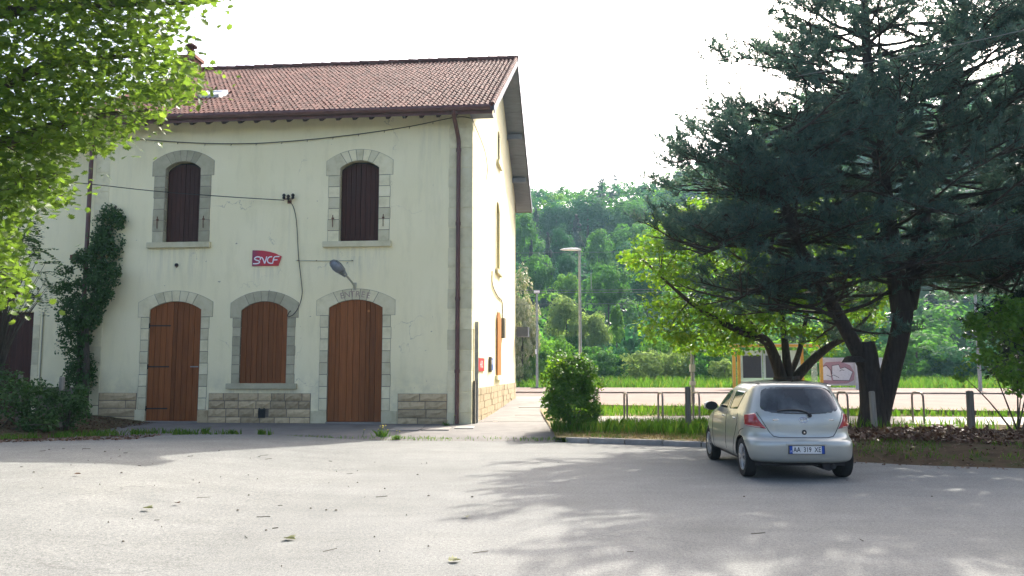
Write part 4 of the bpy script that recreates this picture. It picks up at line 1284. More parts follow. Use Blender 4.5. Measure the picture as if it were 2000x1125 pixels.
t = thing('platform_lamp', 'slim lamp post with small square head on the far platform', 'lamp post', p)
MB().tube([(0, 0, 0), (0, 0, 6.75)], [0.10, 0.075], 10).build('pole', M['steel'], t, smooth=True)
bevel(MB().box(-0.2, 0.2, -0.25, 0.25, 6.72, 6.92).build('lamp_head', M['white_paint'], t), 0.03)
MB().box(-0.13, -0.02, -0.16, -0.06, 2.4, 2.75).build('loudspeaker', M['white_paint'], t)
MB().box(-0.45, 0.45, -0.2, 0.2, 0.0, 0.06).build('foot_plate', M['iron'], t)
p = at(1914, 745, 50); p.z = 0.40
t = thing('platform_lamp', 'grey pole behind the dark evergreen at the far platform edge', 'lamp post', p)
MB().tube([(0, 0, 0), (0, 0, 6.2)], [0.11, 0.08], 10).build('pole', M['steel'], t, smooth=True)
bevel(MB().box(-0.5, 0.05, -0.12, 0.12, 6.15, 6.3).build('lamp_head', M['white_paint'], t), 0.03)
p = at(1354, 800, 30.6); p.z = 0.38
t = thing('spot_light_post', 'short grey post with a white spotlight on top beside the bicycle path', 'light post', p)
zt = at(1353, 676, 30.6).z - 0.38
MB().tube([(0, 0, 0), (0, 0, zt - 0.1)], 0.07, 10).build('pole', M['steel'], t, smooth=True)
o = shell([(0.0, 0.09, 0.09, 0.09), (0.12, 0.11, 0.11, 0.11), (0.26, 0.07, 0.07, 0.07)]).build('spotlight', M['white_paint'], t, smooth=True)
o.location = (0.08, -0.05, zt - 0.1); o.rotation_euler = (R(25), 0, R(60))
MB().box(-0.09, 0.09, -0.1, 0.1, zt - 0.95, zt - 0.68).build('junction_box', M['grey_paint'], t)
MB().box(-0.1, 0.1, -0.09, 0.09, zt - 1.45, zt - 1.3).build('clamp', M['grey_paint'], t)
MB().tube(spline([(0.0, 0.03, zt - 0.12), (0.12, 0.0, zt - 0.25), (0.08, 0, zt - 0.4), (0.05, 0, zt - 0.7)], 4), 0.02, 6).build('lead', M['cable'], t)
# overhead wires of the railway
for lab, v, y, dz in (('topmost thin wire strung above the railway', 492, 47, 0.0), ('upper wire of the close pair above the railway', 566, 47, 0.0), ('lower wire of the close pair above the railway', 571, 47.4, 0.0), ('lowest thin wire strung above the railway', 593, 47, 0.0)):
    z = at(1200, v, y).z
    o = MB().tube([(-30, line_y(-30, y + 0.6), z + 0.1), (6, line_y(6, y + 0.6), z), (40, line_y(40, y + 0.6), z + 0.08), (90, line_y(90, y + 0.6), z + 0.1)], 0.013 if v in (566, 571) else 0.009, 5).build('overhead_wire', M['wire'])
    tag(o, lab, 'wire', 'overhead wires above the railway')
MB_ = MB().tube([(0, 0, 0), (0, 0, 0.95)], 0.02, 5)
o = MB_.build('dropper', M['steel']); p = at(1155, 565, 47.3); o.location = (p.x, p.y + 0.1, p.z + 0.02)
tag(o, 'short vertical rod above the wire pair', 'rod')

# waiting shelter on the far platform, yellow posts and glazed sides
SH = thing('waiting_shelter', 'platform waiting shelter with yellow posts and glass walls', 'shelter', (at(1430, 757, 54).x, 54.0, 0.40), -R(5.5))
W_ = 5.75; H_ = 2.95
for x, y in ((0.15, 0.0), (0.75, 1.6), (W_ - 0.85, 1.6), (W_ - 0.05, 0.0)):
    MB().box(x - 0.09, x + 0.09, y - 0.09, y + 0.09, 0, H_ - 0.15 if y == 0 else H_ - 0.15).build('post', M['yellow'], SH)
bevel(MB().box(0, W_, -0.15, 1.8, H_ - 0.14, H_).build('roof', M['yellow'], SH), 0.03)
MB().box(0.05, W_ - 0.05, -0.1, 1.75, H_ + 0.002, H_ + 0.05).build('roof_sheet', M['shelter_roof'], SH)
m, nt, b = new_mat('shelter glass')
b.inputs['Base Color'].default_value = (0.62, 0.7, 0.66, 1)
b.inputs['Roughness'].default_value = 0.08
b.inputs['Alpha'].default_value = 0.45
M['shelter_glass'] = m
for x0, x1 in ((0.86, 2.3), (2.34, 3.6), (3.64, W_ - 0.96)):
    MB().box(x0, x1, 1.58, 1.6, 0.35, 2.6).build('pane', M['shelter_glass'], SH)
for x in (0.28, W_ - 0.3): MB().box(x, x + 0.02, 0.12, 1.5, 0.35, 2.6).build('pane', M['shelter_glass'], SH)
for x0, x1 in ((1.0, 2.2), (2.5, 3.5)): MB().box(x0, x1, 1.50, 1.55, 0.75, 2.25).build('poster_panel', M['dark_panel'], SH)
MB().box(1.0, W_ - 1.0, 1.1, 1.45, 0.42, 0.48).box(1.2, 1.26, 1.15, 1.4, 0, 0.42).box(W_ - 1.26, W_ - 1.2, 1.15, 1.4, 0, 0.42).build('bench', M['grey_paint'], SH)
# pale panel wall with graffiti next to the shelter
p = at(1606, 757, 55); p.z = 0.40
GP = thing('graffiti_wall', 'pale panel wall with pink and white graffiti beside the shelter', 'wall', p, -R(5.5))
bevel(MB().box(0, 3.9, 0, 0.12, 0.25, 1.98).build('panel', M['panel_white'], GP), 0.01)
MB().box(-0.05, 3.95, -0.04, 0.16, 1.982, 2.10).build('capping', M['grey_paint'], GP)
MB().box(0.0, 3.9, 0.02, 0.1, 0.05, 0.12).build('lower_rail', M['grey_paint'], GP)
for x in (2.15, 3.7): MB().box(x, x + 0.22, -0.125, -0.005, 0 if x < 3 else 0.0, 1.92).build('post', M['grey_paint'], GP)
mb = MB()
mb.prism([(0.02, 0.45), (0.5, 0.36), (1.6, 0.38), (2.05, 0.6), (2.12, 1.1), (1.85, 1.6), (1.2, 1.85), (0.3, 1.8), (0.02, 1.5)], -0.006, -0.001)
mb.build('pink_cloud', M['spray_pink'], GP)
mb = MB()
mb.prism([(0.05, 0.62), (0.62, 0.6), (0.55, 1.25), (0.3, 1.55), (0.05, 1.45)], -0.010, -0.007)
mb.prism([(0.72, 0.62), (1.75, 0.6), (1.98, 1.15), (1.5, 1.45), (1.2, 1.35), (1.1, 1.62), (0.68, 1.55), (0.66, 1.0)], -0.010, -0.007)
mb.build('white_letters', M['spray_white'], GP)
mb = MB()
for st in ([(0.05, 1.5), (0.3, 1.6), (0.6, 1.25), (0.66, 0.9)], [(0.66, 1.0), (0.68, 1.57), (1.1, 1.64), (1.22, 1.37), (1.52, 1.47), (2.0, 1.16), (1.76, 0.58), (0.7, 0.6)], [(0.3, 0.95), (0.6, 0.82), (0.75, 0.95), (1.1, 0.78)], [(1.15, 1.2), (1.3, 1.3), (1.45, 1.25)]):
    ribbon(mb, st, 0.035, -0.013)
mb.build('black_outline', M['ink_dark'], GP, fix=False)
# grey bin and post by the hoops
p = at(1640, 800, 31); p.z = 0.3
o = MB().prism([(-0.2, 0), (0.2, 0), (0.24, 0.7), (-0.24, 0.7)], -0.2, 0.2).build('bin', M['grey_paint']); o.location = (p.x - 0.6, p.y, 0.38)
bevel(o, 0.03); tag(o, 'small grey bin standing behind the parked car', 'bin')

# bicycle hoops: bent tubes standing along the path
hp = []
for (u, d_) in ((1222, 23.0), (1290, 23.0), (1360, 22.9), (1646, 22.3), (1793, 22.0)):
    hp.append(at(u, 800, d_))
def hoop_me():
    pts = [(0, -0.33, -0.12), (0, -0.33, 0.3), (0, -0.33, 0.62)] + [(0, -0.33 + 0.16 * (1 - math.cos(a)), 0.66 + 0.15 * math.sin(a)) for a in np.linspace(0.15, 1.57, 6)]
    pts = pts + [(0, -y, z) for (x, y, z) in pts[::-1]]
    return MB().tube(pts, 0.027, 10).mesh('bicycle_hoop', smooth=True)
hme = hoop_me(); hme.materials.append(M['hoop'])
labs = ['bare steel bicycle hoop nearest the round green bush', 'steel bicycle hoop second from the round green bush', 'steel bicycle hoop behind the wooden post on the left',
        'steel bicycle hoop just right of the silver car', 'steel bicycle hoop right of the conifer trunks']
for p, l in zip(hp, labs):
    o = link('bicycle_hoop', hme, None, (p.x, p.y, bank_h(p.x, p.y) + 0.012))
    o.rotation_euler = (0, 0, R(random.uniform(-3, 3)))
    tag(o, l, 'bicycle stand', 'bicycle hoops along the path')
    # 
# wooden posts
def wood_post(u, vb, vt, d_, rad, mat, label, lean=0.0):
    p = at(u, vb, d_); zb = bank_h(p.x, p.y) - 0.1
    h = at(u, vt, d_).z - zb
    mb = MB().lathe([(rad, 0), (rad * 0.98, h * 0.5), (rad * 0.93, h - 0.02), (rad * 0.6, h)], 10)
    o = mb.build('wooden_post', M[mat], smooth=True)
    o.location = (p.x, p.y, zb); o.rotation_euler = (0, lean, random.random() * 6)
    tag(o, label, 'post', 'wooden posts along the verge')
wood_post(1345, 845, 755, 19.8, 0.075, 'post_wood', 'grey wooden post in tall grass left of the silver car')
wood_post(1898, 842, 763, 18.9, 0.085, 'post_wood', 'dark wooden post in the leaf litter at far right')
wood_post(1709, 845, 764, 19.4, 0.075, 'pale_post', 'bleached wooden post leaning against the conifer trunk', -0.05)
wood_post(117, 822, 736, 20.6, 0.07, 'pale_post', 'pale post beneath the creeper left of the station')
wood_post(37, 790, 731, 20.8, 0.06, 'pale_post', 'pale stub post among dark shrubs at far left')

# ------------------------------------------------------------------ the parked car
def cr(xs, ys, x):
    """smooth interpolation through the keys"""
    i = int(np.clip(np.searchsorted(xs, x) - 1, 0, len(xs) - 2))
    x0, x1 = xs[i], xs[i + 1]; h = x1 - x0; t = (x - x0) / h
    def slope(j):
        if j == 0: return (ys[1] - ys[0]) / (xs[1] - xs[0])
        if j == len(xs) - 1: return (ys[-1] - ys[-2]) / (xs[-1] - xs[-2])
        a, b = (ys[j] - ys[j - 1]) / (xs[j] - xs[j - 1]), (ys[j + 1] - ys[j]) / (xs[j + 1] - xs[j])
        return 0.0 if a * b <= 0 else 2 * a * b / (a + b)
    m0, m1 = slope(i), slope(i + 1)
    return (2 * t ** 3 - 3 * t * t + 1) * ys[i] + (t ** 3 - 2 * t * t + t) * h * m0 + (-2 * t ** 3 + 3 * t * t) * ys[i + 1] + (t ** 3 - t * t) * h * m1
CZ = [0.265, 0.29, 0.34, 0.42, 0.52, 0.575, 0.60, 0.63, 0.72, 0.82, 0.90, 0.955, 1.00, 1.10, 1.22, 1.33, 1.385, 1.42, 1.445, 1.462]
CW = [0.775, 0.81, 0.832, 0.842, 0.845, 0.845, 0.842, 0.84, 0.838, 0.83, 0.815, 0.795, 0.775, 0.735, 0.685, 0.628, 0.585, 0.52, 0.40, 0.2]
CRr = [-0.53, -0.565, -0.588, -0.60, -0.605, -0.598, -0.56, -0.53, -0.522, -0.518, -0.508, -0.493, -0.475, -0.42, -0.345, -0.265, -0.235, -0.17, 0.1, 0.5]
CF = [2.95, 3.05, 3.13, 3.165, 3.17, 3.16, 3.15, 3.13, 3.06, 2.9, 2.66, 2.34, 2.18, 2.02, 1.82, 1.58, 1.42, 1.25, 1.0, 0.7]
def cw(z): return cr(CZ, CW, z)
def crr(z): return cr(CZ, CRr, z)
def cf(z): return cr(CZ, CF, z)
def car_n(z): return 3.6 - 0.7 * ss(0.5, 0.7, z) + 0.3 * ss(0.7, 1.0, z)
def quad_d(z): return 0.72 - 0.22 * ss(0.9, 1.4, z)
def rear_pt(t, z):                     # t: -1 .. 1 from the left flank round the tail to the right flank
    n = car_n(z); a = abs(t) * math.pi / 2; yc = crr(z) + quad_d(z)
    return Vector((math.copysign(cw(z) * math.sin(a) ** (2 / n), t), yc - (yc - crr(z)) * max(0.0, math.cos(a)) ** (2 / n), z))
def t_of_x(x, z):
    n = car_n(z)
    return math.copysign(2 / math.pi * math.asin(min(1, (abs(x) / cw(z)) ** (n / 2))), x)
def side_x(y, z):
    n = car_n(z); yc = crr(z) + quad_d(z); fd = 0.95 - 0.35 * ss(0.8, 1.1, z); fc = cf(z) - fd
    if y < yc: return cw(z) * max(0, 1 - ((yc - y) / (yc - crr(z))) ** n) ** (1 / n)
    if y > fc: return cw(z) * max(0, 1 - (min(1, (y - fc) / fd)) ** 2.6) ** (1 / 2.6)
    return cw(z)
CAR = thing('parked_car', 'small silver five door hatchback parked at the kerb under the conifer', 'car', (4.31, 12.72, 0.0), R(-2.0))
CAR.scale = (0.965, 1.0, 1.0)
def car_body():
    mb = MB(); rows = []
    zs = np.unique(np.concatenate([np.linspace(0.265, 0.64, 20), np.linspace(0.64, 1.38, 26), np.linspace(1.38, 1.462, 10)]))
    for z in zs:
        row = []
        for t in np.linspace(-1, 1, 49): row.append(rear_pt(t, z))
        fd = 0.95 - 0.35 * ss(0.8, 1.1, z); fc = cf(z) - fd; yc = crr(z) + quad_d(z)
        for y in np.linspace(yc, fc, 26)[1:]: row.append(Vector((cw(z), y, z)))
        for a in np.linspace(0, math.pi, 41)[1:]:
            c, s2 = math.cos(a), math.sin(a)
            row.append(Vector((math.copysign(cw(z) * abs(c) ** (2 / 2.6), c), fc + fd * s2 ** (2 / 2.6), z)))
        for y in np.linspace(fc, yc, 26)[1:-1]: row.append(Vector((-cw(z), y, z)))
        row.append(row[0].copy())
        rows.append(row)
    mb.grid(rows)
    w = len(rows[0])
    mb.f.append(tuple(range(w - 2, -1, -1)))
    e = (len(rows) - 1) * w
    mb.f.append(tuple(e + i for i in range(w - 1)))
    return mb
body = car_body().build('body', M['car_paint'], CAR)
body.data.materials.append(M['black_plastic'])
cut = []
for y in (0.0, 2.46):
    for s in (-1, 1):
        c = MB().lathe([(0.328, s * 0.52), (0.328, s * 1.0)], 40, (0, y, 0.30), 'x').build('cutter', None)
        c.data.materials.append(M['car_paint']); c.data.materials.append(M['black_plastic'])
        c.data.polygons.foreach_set('material_index', [1] * len(c.data.polygons))
        cut.append(c)
bpy.context.view_layer.update()
boolean_cut(body, cut)
body.data.polygons.foreach_set('use_smooth', [True] * len(body.data.polygons))
body.data.set_sharp_from_angle(angle=R(38))
MB().box(-0.68, 0.68, -0.30, 2.9, 0.2, 0.33).build('underbody', M['black_plastic'], CAR)

def patch(name, fn, corners, nu, nv, mat, off, parent=CAR, edge=0.012):
    """a panel lying off the body: corners (a,b) in the panel's own coordinates, counter-clockwise from bottom left; fn turns them into points"""
    P = []
    for j in range(nv + 1):
        row = []
        for i in range(nu + 1):
            s, t = i / nu, j / nv
            q = [(corners[0][k] * (1 - s) + corners[1][k] * s) * (1 - t) + (corners[3][k] * (1 - s) + corners[2][k] * s) * t for k in (0, 1)]
            row.append(fn(*q))
        P.append(row)
    out = []
    for j in range(nv + 1):
        row = []
        for i in range(nu + 1):
            du = P[j][min(i + 1, nu)] - P[j][max(i - 1, 0)]; dv = P[min(j + 1, nv)][i] - P[max(j - 1, 0)][i]
            nrm = du.cross(dv).normalized()
            c = Vector((0, 1.2, 0.8))
            if nrm.dot(P[j][i] - c) < 0: nrm = -nrm
            e = 0.0 if (i in (0, nu) or j in (0, nv)) else 1.0
            row.append(P[j][i] + nrm * (off if e else -edge))
        out.append(row)
    mb = MB(); mb.grid(out)
    return mb.build(name, M[mat], parent, smooth=True)
rx = lambda x, z: rear_pt(t_of_x(x, z), z)
def round_patch(name, fn, corners, mat, off, n=6.0, rings=9, seg=48, parent=CAR, sag=0.0):
    """like patch, with rounded corners"""
    P = []
    for r_ in np.linspace(0, 1, rings):
        row = []
        for k in range(seg + 1):
            a = 2 * math.pi * k / seg
            c, s2 = math.cos(a), math.sin(a)
            q = (abs(c) ** n + abs(s2) ** n) ** (-1 / n) * r_
            u, v = 0.5 + 0.5 * q * c, 0.5 + 0.5 * q * s2
            p = [(corners[0][m] * (1 - u) + corners[1][m] * u) * (1 - v) + (corners[3][m] * (1 - u) + corners[2][m] * u) * v for m in (0, 1)]
            p[1] -= sag * (1 - (2 * u - 1) ** 2) * (1 - v)
            e = fn(*p); d1 = fn(p[0] + 0.01, p[1]) - fn(p[0] - 0.01, p[1]); d2 = fn(p[0], p[1] + 0.01) - fn(p[0], p[1] - 0.01)
            nn = d1.cross(d2).normalized()
            if nn.dot(e - Vector((0, 1.2, 0.8))) < 0: nn = -nn
            row.append(e + nn * (off if r_ < 0.999 else -0.012))
        P.append(row)
    mb = MB(); mb.grid(P)
    return mb.build(name, M[mat], parent, smooth=True)
# rear window, with a rubber surround
round_patch('window_seal', rx, [(-0.70, 0.975), (0.70, 0.975), (0.59, 1.385), (-0.59, 1.385)], 'black_plastic', 0.002, sag=0.03)
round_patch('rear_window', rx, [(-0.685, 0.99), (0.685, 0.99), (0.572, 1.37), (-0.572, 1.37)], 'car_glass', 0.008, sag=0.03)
# tail lamps: red lens with a pale lower strip
for s in (-1, 1):
    lamp = part('tail_lamp', CAR)
    f2 = lambda a, z, s=s: rear_pt(s * a, z)
    tb = abs(t_of_x(0.51, 0.735)); tt = abs(t_of_x(0.665, 0.99))
    patch('red_lens', f2, [(tb, 0.735), (0.80, 0.775), (0.84, 0.955), (tt, 0.992)], 10, 8, 'lamp_red', 0.016, lamp)
    patch('pale_lens', f2, [(tb + 0.07, 0.752), (0.79, 0.783), (0.80, 0.812), (tb + 0.10, 0.79)], 8, 3, 'lamp_pale', 0.021, lamp)
# side windows
for s in (-1, 1):
    f2 = lambda y, z, s=s: Vector((s * side_x(y, z), y, z))
    patch('side_window', f2, [(0.36, 0.975), (0.93, 0.955), (0.93, 1.325), (0.16, 1.315)], 12, 8, 'side_glass', 0.004)
    patch('side_window', f2, [(1.00, 0.955), (1.86, 0.965), (1.33, 1.318), (1.00, 1.325)], 12, 8, 'side_glass', 0.004)
    patch('pillar_trim', f2, [(0.935, 0.95), (0.995, 0.95), (0.995, 1.325), (0.935, 1.325)], 3, 6, 'black_plastic', 0.003)
    patch('door_handle', f2, [(0.34, 0.845), (0.52, 0.845), (0.52, 0.88), (0.34, 0.88)], 4, 3, 'car_paint', 0.03)
    patch('door_handle', f2, [(1.12, 0.845), (1.30, 0.845), (1.30, 0.88), (1.12, 0.88)], 4, 3, 'car_paint', 0.03)
    mb = MB()
    for ln in ([(0.965, 0.27), (0.965, 0.94)], [(0.26, 0.95), (0.20, 0.80), (0.36, 0.58), (0.52, 0.30)], [(1.98, 0.95), (2.0, 0.6), (1.93, 0.27)], [(0.52, 0.285), (1.93, 0.285)], [(-0.12, 0.74), (0.02, 0.70), (0.10, 0.64)]):
        L = []
        for (a, b) in zip(ln[:-1], ln[1:]):
            for k in range(8): L.append(f2(a[0] + (b[0] - a[0]) * k / 8, a[1] + (b[1] - a[1]) * k / 8))
        L.append(f2(*ln[-1])); mb.tube(L, 0.0055, 5)
    mb.build('door_gap', M['black_plastic'], CAR)
    mr = part('wing_mirror', CAR)
    bx = s * (side_x(1.78, 0.97) + 0.03)
    sec = [(0.0, 0.04, 0.05, 0.05), (0.05, 0.075, 0.075, 0.065), (0.16, 0.085, 0.08, 0.07), (0.22, 0.05, 0.05, 0.05)]
    o = shell(sec).build('shell', M['car_paint'], mr, smooth=True)
    o.location = (bx, 1.80, 1.0); o.rotation_euler = (0, 0, -s * R(90))
    o = MB().lathe([(0.0, 0.0), (0.085, 0.0), (0.088, 0.012)], 16, axis='y').build('mirror_glass', M['black_plastic'], mr); o.location = (bx + s * 0.11, 1.70, 1.002); o.scale = (1.25, 1, 0.86)
patch('windscreen', lambda x, z: Vector((x, cf(z) - (0.95 - 0.35 * ss(0.8, 1.1, z)) * (1 - max(0, 1 - abs(x / cw(z)) ** 2.6) ** (1 / 2.6)), z)), [(-0.62, 1.0), (0.62, 1.0), (0.50, 1.34), (-0.50, 1.34)], 20, 10, 'side_glass', 0.004)
# tailgate gap, bumper crease
mb = MB()
def rear_line(pts, rad):
    L = []
    for (a, b) in zip(pts[:-1], pts[1:]):
        for k in range(10):
            p = rx(a[0] + (b[0] - a[0]) * k / 10, a[1] + (b[1] - a[1]) * k / 10); L.append(p + Vector((0, -0.0005, 0)))
    L.append(rx(*pts[-1]))
    mb.tube(L, rad, 5)
rear_line([(-0.66, 0.99), (-0.575, 0.83), (-0.50, 0.70), (-0.45, 0.645), (-0.36, 0.628), (0.36, 0.628), (0.45, 0.645), (0.50, 0.70), (0.575, 0.83), (0.66, 0.99)], 0.0055)
mb.build('tailgate_gap', M['black_plastic'], CAR)
# wiper with its arm
mb = MB()
wp = [rx(0.10, 0.955) + Vector((0, -0.03, 0.0)), rx(0.05, 1.0) + Vector((0, -0.035, 0)), rx(-0.08, 1.028) + Vector((0, -0.03, 0)), rx(-0.22, 1.03) + Vector((0, -0.022, 0)), rx(-0.38, 1.012) + Vector((0, -0.018, 0))]
mb.tube(spline(wp, 5), 0.013, 8)
mb.lathe([(0.028, -0.02), (0.028, 0.03), (0.015, 0.035)], 12, tuple(rx(0.10, 0.95) + Vector((0, -0.02, 0))), 'y')
mb.build('wiper', M['black_plastic'], CAR, smooth=True)
# badge: interlaced ovals
mb = MB()
bc_ = rx(0.0, 0.885) + Vector((0, -0.007, 0))
def oval(a, b, cz):
    mb.tube([bc_ + Vector((a * math.cos(w), 0, cz + b * math.sin(w))) for w in np.linspace(0, 2 * math.pi, 25)], 0.0055, 6, False)
oval(0.066, 0.043, 0); oval(0.02, 0.041, 0.0); oval(0.047, 0.015, 0.022)
mb.build('badge', M['chrome'], CAR, smooth=True)
for x in (-0.40, 0.42):
    o = MB().box(-0.055, 0.055, -0.006, 0.004, -0.011, 0.011).build('name_badge', M['chrome'], CAR, loc=rx(x, 0.885)); bevel(o, 0.004)
mb = MB().lathe([(0.0, -0.004), (0.026, -0.006), (0.038, -0.002), (0.038, 0.01)], 16, tuple(rx(0.005, 0.705)), 'y')
mb.build('lock', M['black_plastic'], CAR, smooth=True)
MB().lathe([(0.0, -0.012), (0.014, -0.011), (0.016, -0.003)], 12, tuple(rx(0.005, 0.705)), 'y').build('lock_cylinder', M['chrome'], CAR, smooth=True)
# number plate
pl_ = part('number_plate', CAR)
pc = rx(0.0, 0.46) + Vector((0.005, -0.012, 0))
MB().box(-0.27, 0.27, -0.004, 0.03, -0.062, 0.062).build('holder', M['black_plastic'], pl_, loc=pc)
MB().box(-0.26, 0.26, -0.008, -0.0045, -0.054, 0.054).build('board', M['plate_white'], pl_, loc=pc)
MB().box(-0.26, -0.215, -0.0095, -0.0082, -0.054, 0.054).build('blue_band', M['plate_blue'], pl_, loc=pc)
MB().box(0.22, 0.26, -0.0095, -0.0082, -0.054, 0.054).build('blue_band', M['plate_blue'], pl_, loc=pc)
me = text_mesh('AA  319  XE', 0.1, bold=0.0012)
o = link('lettering', me, pl_, pc + Vector((0.002, -0.0098, 0)), M['ink_dark']); o.rotation_euler = (R(90), 0, 0); o.scale = (0.80, 1, 1)
me = text_mesh('F', 0.04)
o = link('country_letter', me, pl_, pc + Vector((-0.238, -0.0102, -0.025)), M['ink_white']); o.rotation_euler = (R(90), 0, 0)
MB().box(-0.3, 0.3, -0.012, 0.03, 0.066, 0.085).build('plate_lamp_bar', M['car_paint'], pl_, loc=pc)
# aerial, washer nozzle, exhaust, bumper reflectors
MB().tube([(-0.0, -0.02, 1.40), (0.0, -0.03, 1.44), (0.0, -0.12, 1.52)], [0.02, 0.008, 0.005], 8).build('aerial', M['black_plastic'], CAR)
MB().tube([(0.45, -0.2, 0.22), (0.45, -0.48, 0.21)], 0.035, 10).tube([(0.38, -0.45, 0.24), (0.38, 0.15, 0.24)], 0.10, 12).build('exhaust', M['black_plastic'], CAR, smooth=True)
# roof seams
mb = MB()
for s in (-1, 1):
    mb.tube([Vector((s * 0.535, y, 1.413 + 0.01 * math.sin((y + 0.1) * 2))) for y in np.linspace(-0.1, 1.1, 10)], 0.006, 5)
mb.build('roof_seam', M['black_plastic'], CAR)
# wheels
wheel = part('wheel', CAR)
MB().lathe([(0.19, -0.075), (0.25, -0.09), (0.285, -0.085), (0.298, -0.06), (0.30, 0.0), (0.298, 0.06), (0.285, 0.085), (0.25, 0.09), (0.19, 0.075)], 36, axis='x').build('tyre', M['rubber'], wheel, smooth=True)
MB().lathe([(0.0, -0.05), (0.195, -0.055), (0.195, 0.05), (0.0, 0.05)], 28, axis='x').build('rim', M['black_plastic'], wheel)
mb = MB()
mb.lathe([(0.045, -0.09), (0.05, -0.06), (0.0, -0.058)], 16, axis='x')
mb.lathe([(0.178, -0.075), (0.20, -0.082), (0.203, -0.06), (0.178, -0.06)], 36, axis='x')
for k in range(7):
    for dd in (-0.13, 0.13):
        a = 2 * math.pi * k / 7
        mb.tube([(-0.083, 0.045 * math.cos(a + dd), 0.045 * math.sin(a + dd)), (-0.085, 0.12 * math.cos(a + dd * 0.9), 0.12 * math.sin(a + dd * 0.9)), (-0.074, 0.187 * math.cos(a + dd * 1.2), 0.187 * math.sin(a + dd * 1.2))], [0.014, 0.011, 0.013], 6)
mb.build('hubcap', M['hub'], wheel, smooth=True)
wheel.location = (-0.735, 0, 0.30)
for (x, y, s) in ((-0.735, 2.46, 1), (0.735, 0, -1), (0.735, 2.46, -1)):
    c = copy_tree(wheel, CAR)
    c.location = (x, y, 0.30); c.rotation_euler = (R(25) * y, 0, 0 if s == 1 else math.pi)

# ------------------------------------------------------------------ grass, litter, small plants
def scatter(n, x0, x1, y0, y1, keep=None):
    x = rng.uniform(x0, x1, n); y = rng.uniform(y0, y1, n)
    if keep is not None:
        k = np.array([keep(a, b) for a, b in zip(x, y)]); x, y = x[k], y[k]
    return x, y
def grass(name, label, x, y, zf, h0, h1, wd, mat, lean=0.35):
    z = np.array([zf(a, b) for a, b in zip(x, y)]) - 0.01
    base = np.stack([x, y, z], 1)
    h = rng.uniform(h0, h1, len(x))
    o = link(name, np_mesh(name, blades(base, h, np.full(len(x), wd) * rng.uniform(0.6, 1.3, len(x)), lean), 5, M[mat]))
    return tag(o, label, None, None, 'stuff')
def clumpy(x, y, f=1.3, thr=0.0):
    return math.sin(x * f * 2.1 + 0.7) * math.sin(y * f * 1.7 + 1.1) + 0.6 * math.sin(x * f * 5.3) * math.sin(y * f * 4.1) > thr
# tall broad blades on the verge left of the car
x, y = scatter(9000, 1.0, 12.0, 19.0, 21.6, lambda a, b: b < 21.75 - 0.06 * a and (b - kerb_y(a)) > 1.0 + 0.12 * a and (a < 5.6 or rng.random() < 0.1))
grass('tall_grass', 'tall bright grass on the verge behind the kerb', x, y, bank_h, 0.12, 0.36, 0.03, 'grass', 0.4)
x, y = scatter(9000, 1.0, 5.5, 17.2, 20.6, lambda a, b: 0.2 < (b - kerb_y(a)) < 1.9 and rng.random() < 0.75)
grass('dry_grass', 'short dry grass along the kerb', x, y, bank_h, 0.03, 0.10, 0.012, 'dry_grass', 0.7)
x, y = scatter(4000, 1.0, 5.5, 17.2, 20.6, lambda a, b: 0.2 < (b - kerb_y(a)) < 1.6 and clumpy(a, b, 1.6, 0.1))
grass('short_grass', 'short green grass tufts along the kerb', x, y, bank_h, 0.04, 0.12, 0.014, 'grass', 0.5)
# strip between bicycle path and platform
x, y = scatter(26000, 1.8, 26.0, 20.0, 29.8, lambda a, b: b > 25.15 - 0.12 * (a - 8) and b < float(np.interp(a, [p[0] for p in front], [p[1] for p in front])) - 0.25)
grass('strip_grass', 'bright grass strip below the platform edge', x, y, bank_h, 0.10, 0.30, 0.03, 'grass', 0.45)
# right-hand bank: moss, sparse grass, dead leaves
x, y = scatter(9000, 5.2, 16.0, 12.6, 17.0, lambda a, b: 0.5 < (b - kerb_y(a)) < 2.3 and clumpy(a, b, 1.1, -0.15))
grass('bank_grass', 'sparse dark grass on the bank beside the car', x, y, bank_h, 0.03, 0.11, 0.016, 'grass', 0.6)
x, y = scatter(15000, 5.4, 16.0, 13.5, 20.5, lambda a, b: 2.0 < (b - kerb_y(a)) < 6.2 - 0.1 * a)
z = np.array([bank_h(a, b) for a, b in zip(x, y)]) + np.abs(rng.normal(0, 0.035, len(x))) + 0.07 * np.array([max(0, math.sin(a * 1.7 + 1) * math.sin(b * 1.3)) for a, b in zip(x, y)])
V, k_, fc = leaves(np.stack([x, y, z], 1), np.tile([0, -0.3, 1.0], (len(x), 1)), rng.uniform(0.06, 0.15, len(x)), T_QUADPAIR, 0.7)
tag(link('leaf_litter', np_mesh('leaf_litter', V, k_, M['dead_leaf'], faces=fc)), 'brown drift of dead leaves around the conifer', None, None, 'stuff')
x, y = scatter(5000, 4.6, 16.0, 12.0, 18.2, lambda a, b: -0.45 < (b - kerb_y(a)) < 2.2 and rng.random() < 0.8)
z = np.array([max(bank_h(a, b) if b > kerb_y(a) else lot_h(a, b), 0) for a, b in zip(x, y)]) + 0.012
V, k_, fc = leaves(np.stack([x, y, z], 1), np.tile([0, 0, 1.0], (len(x), 1)), rng.uniform(0.025, 0.08, len(x)), T_QUADPAIR, 0.3)
tag(link('edge_litter', np_mesh('edge_litter', V, k_, M['dead_leaf'], faces=fc)), 'thin dead leaves scattered along the asphalt edge', None, None, 'stuff')
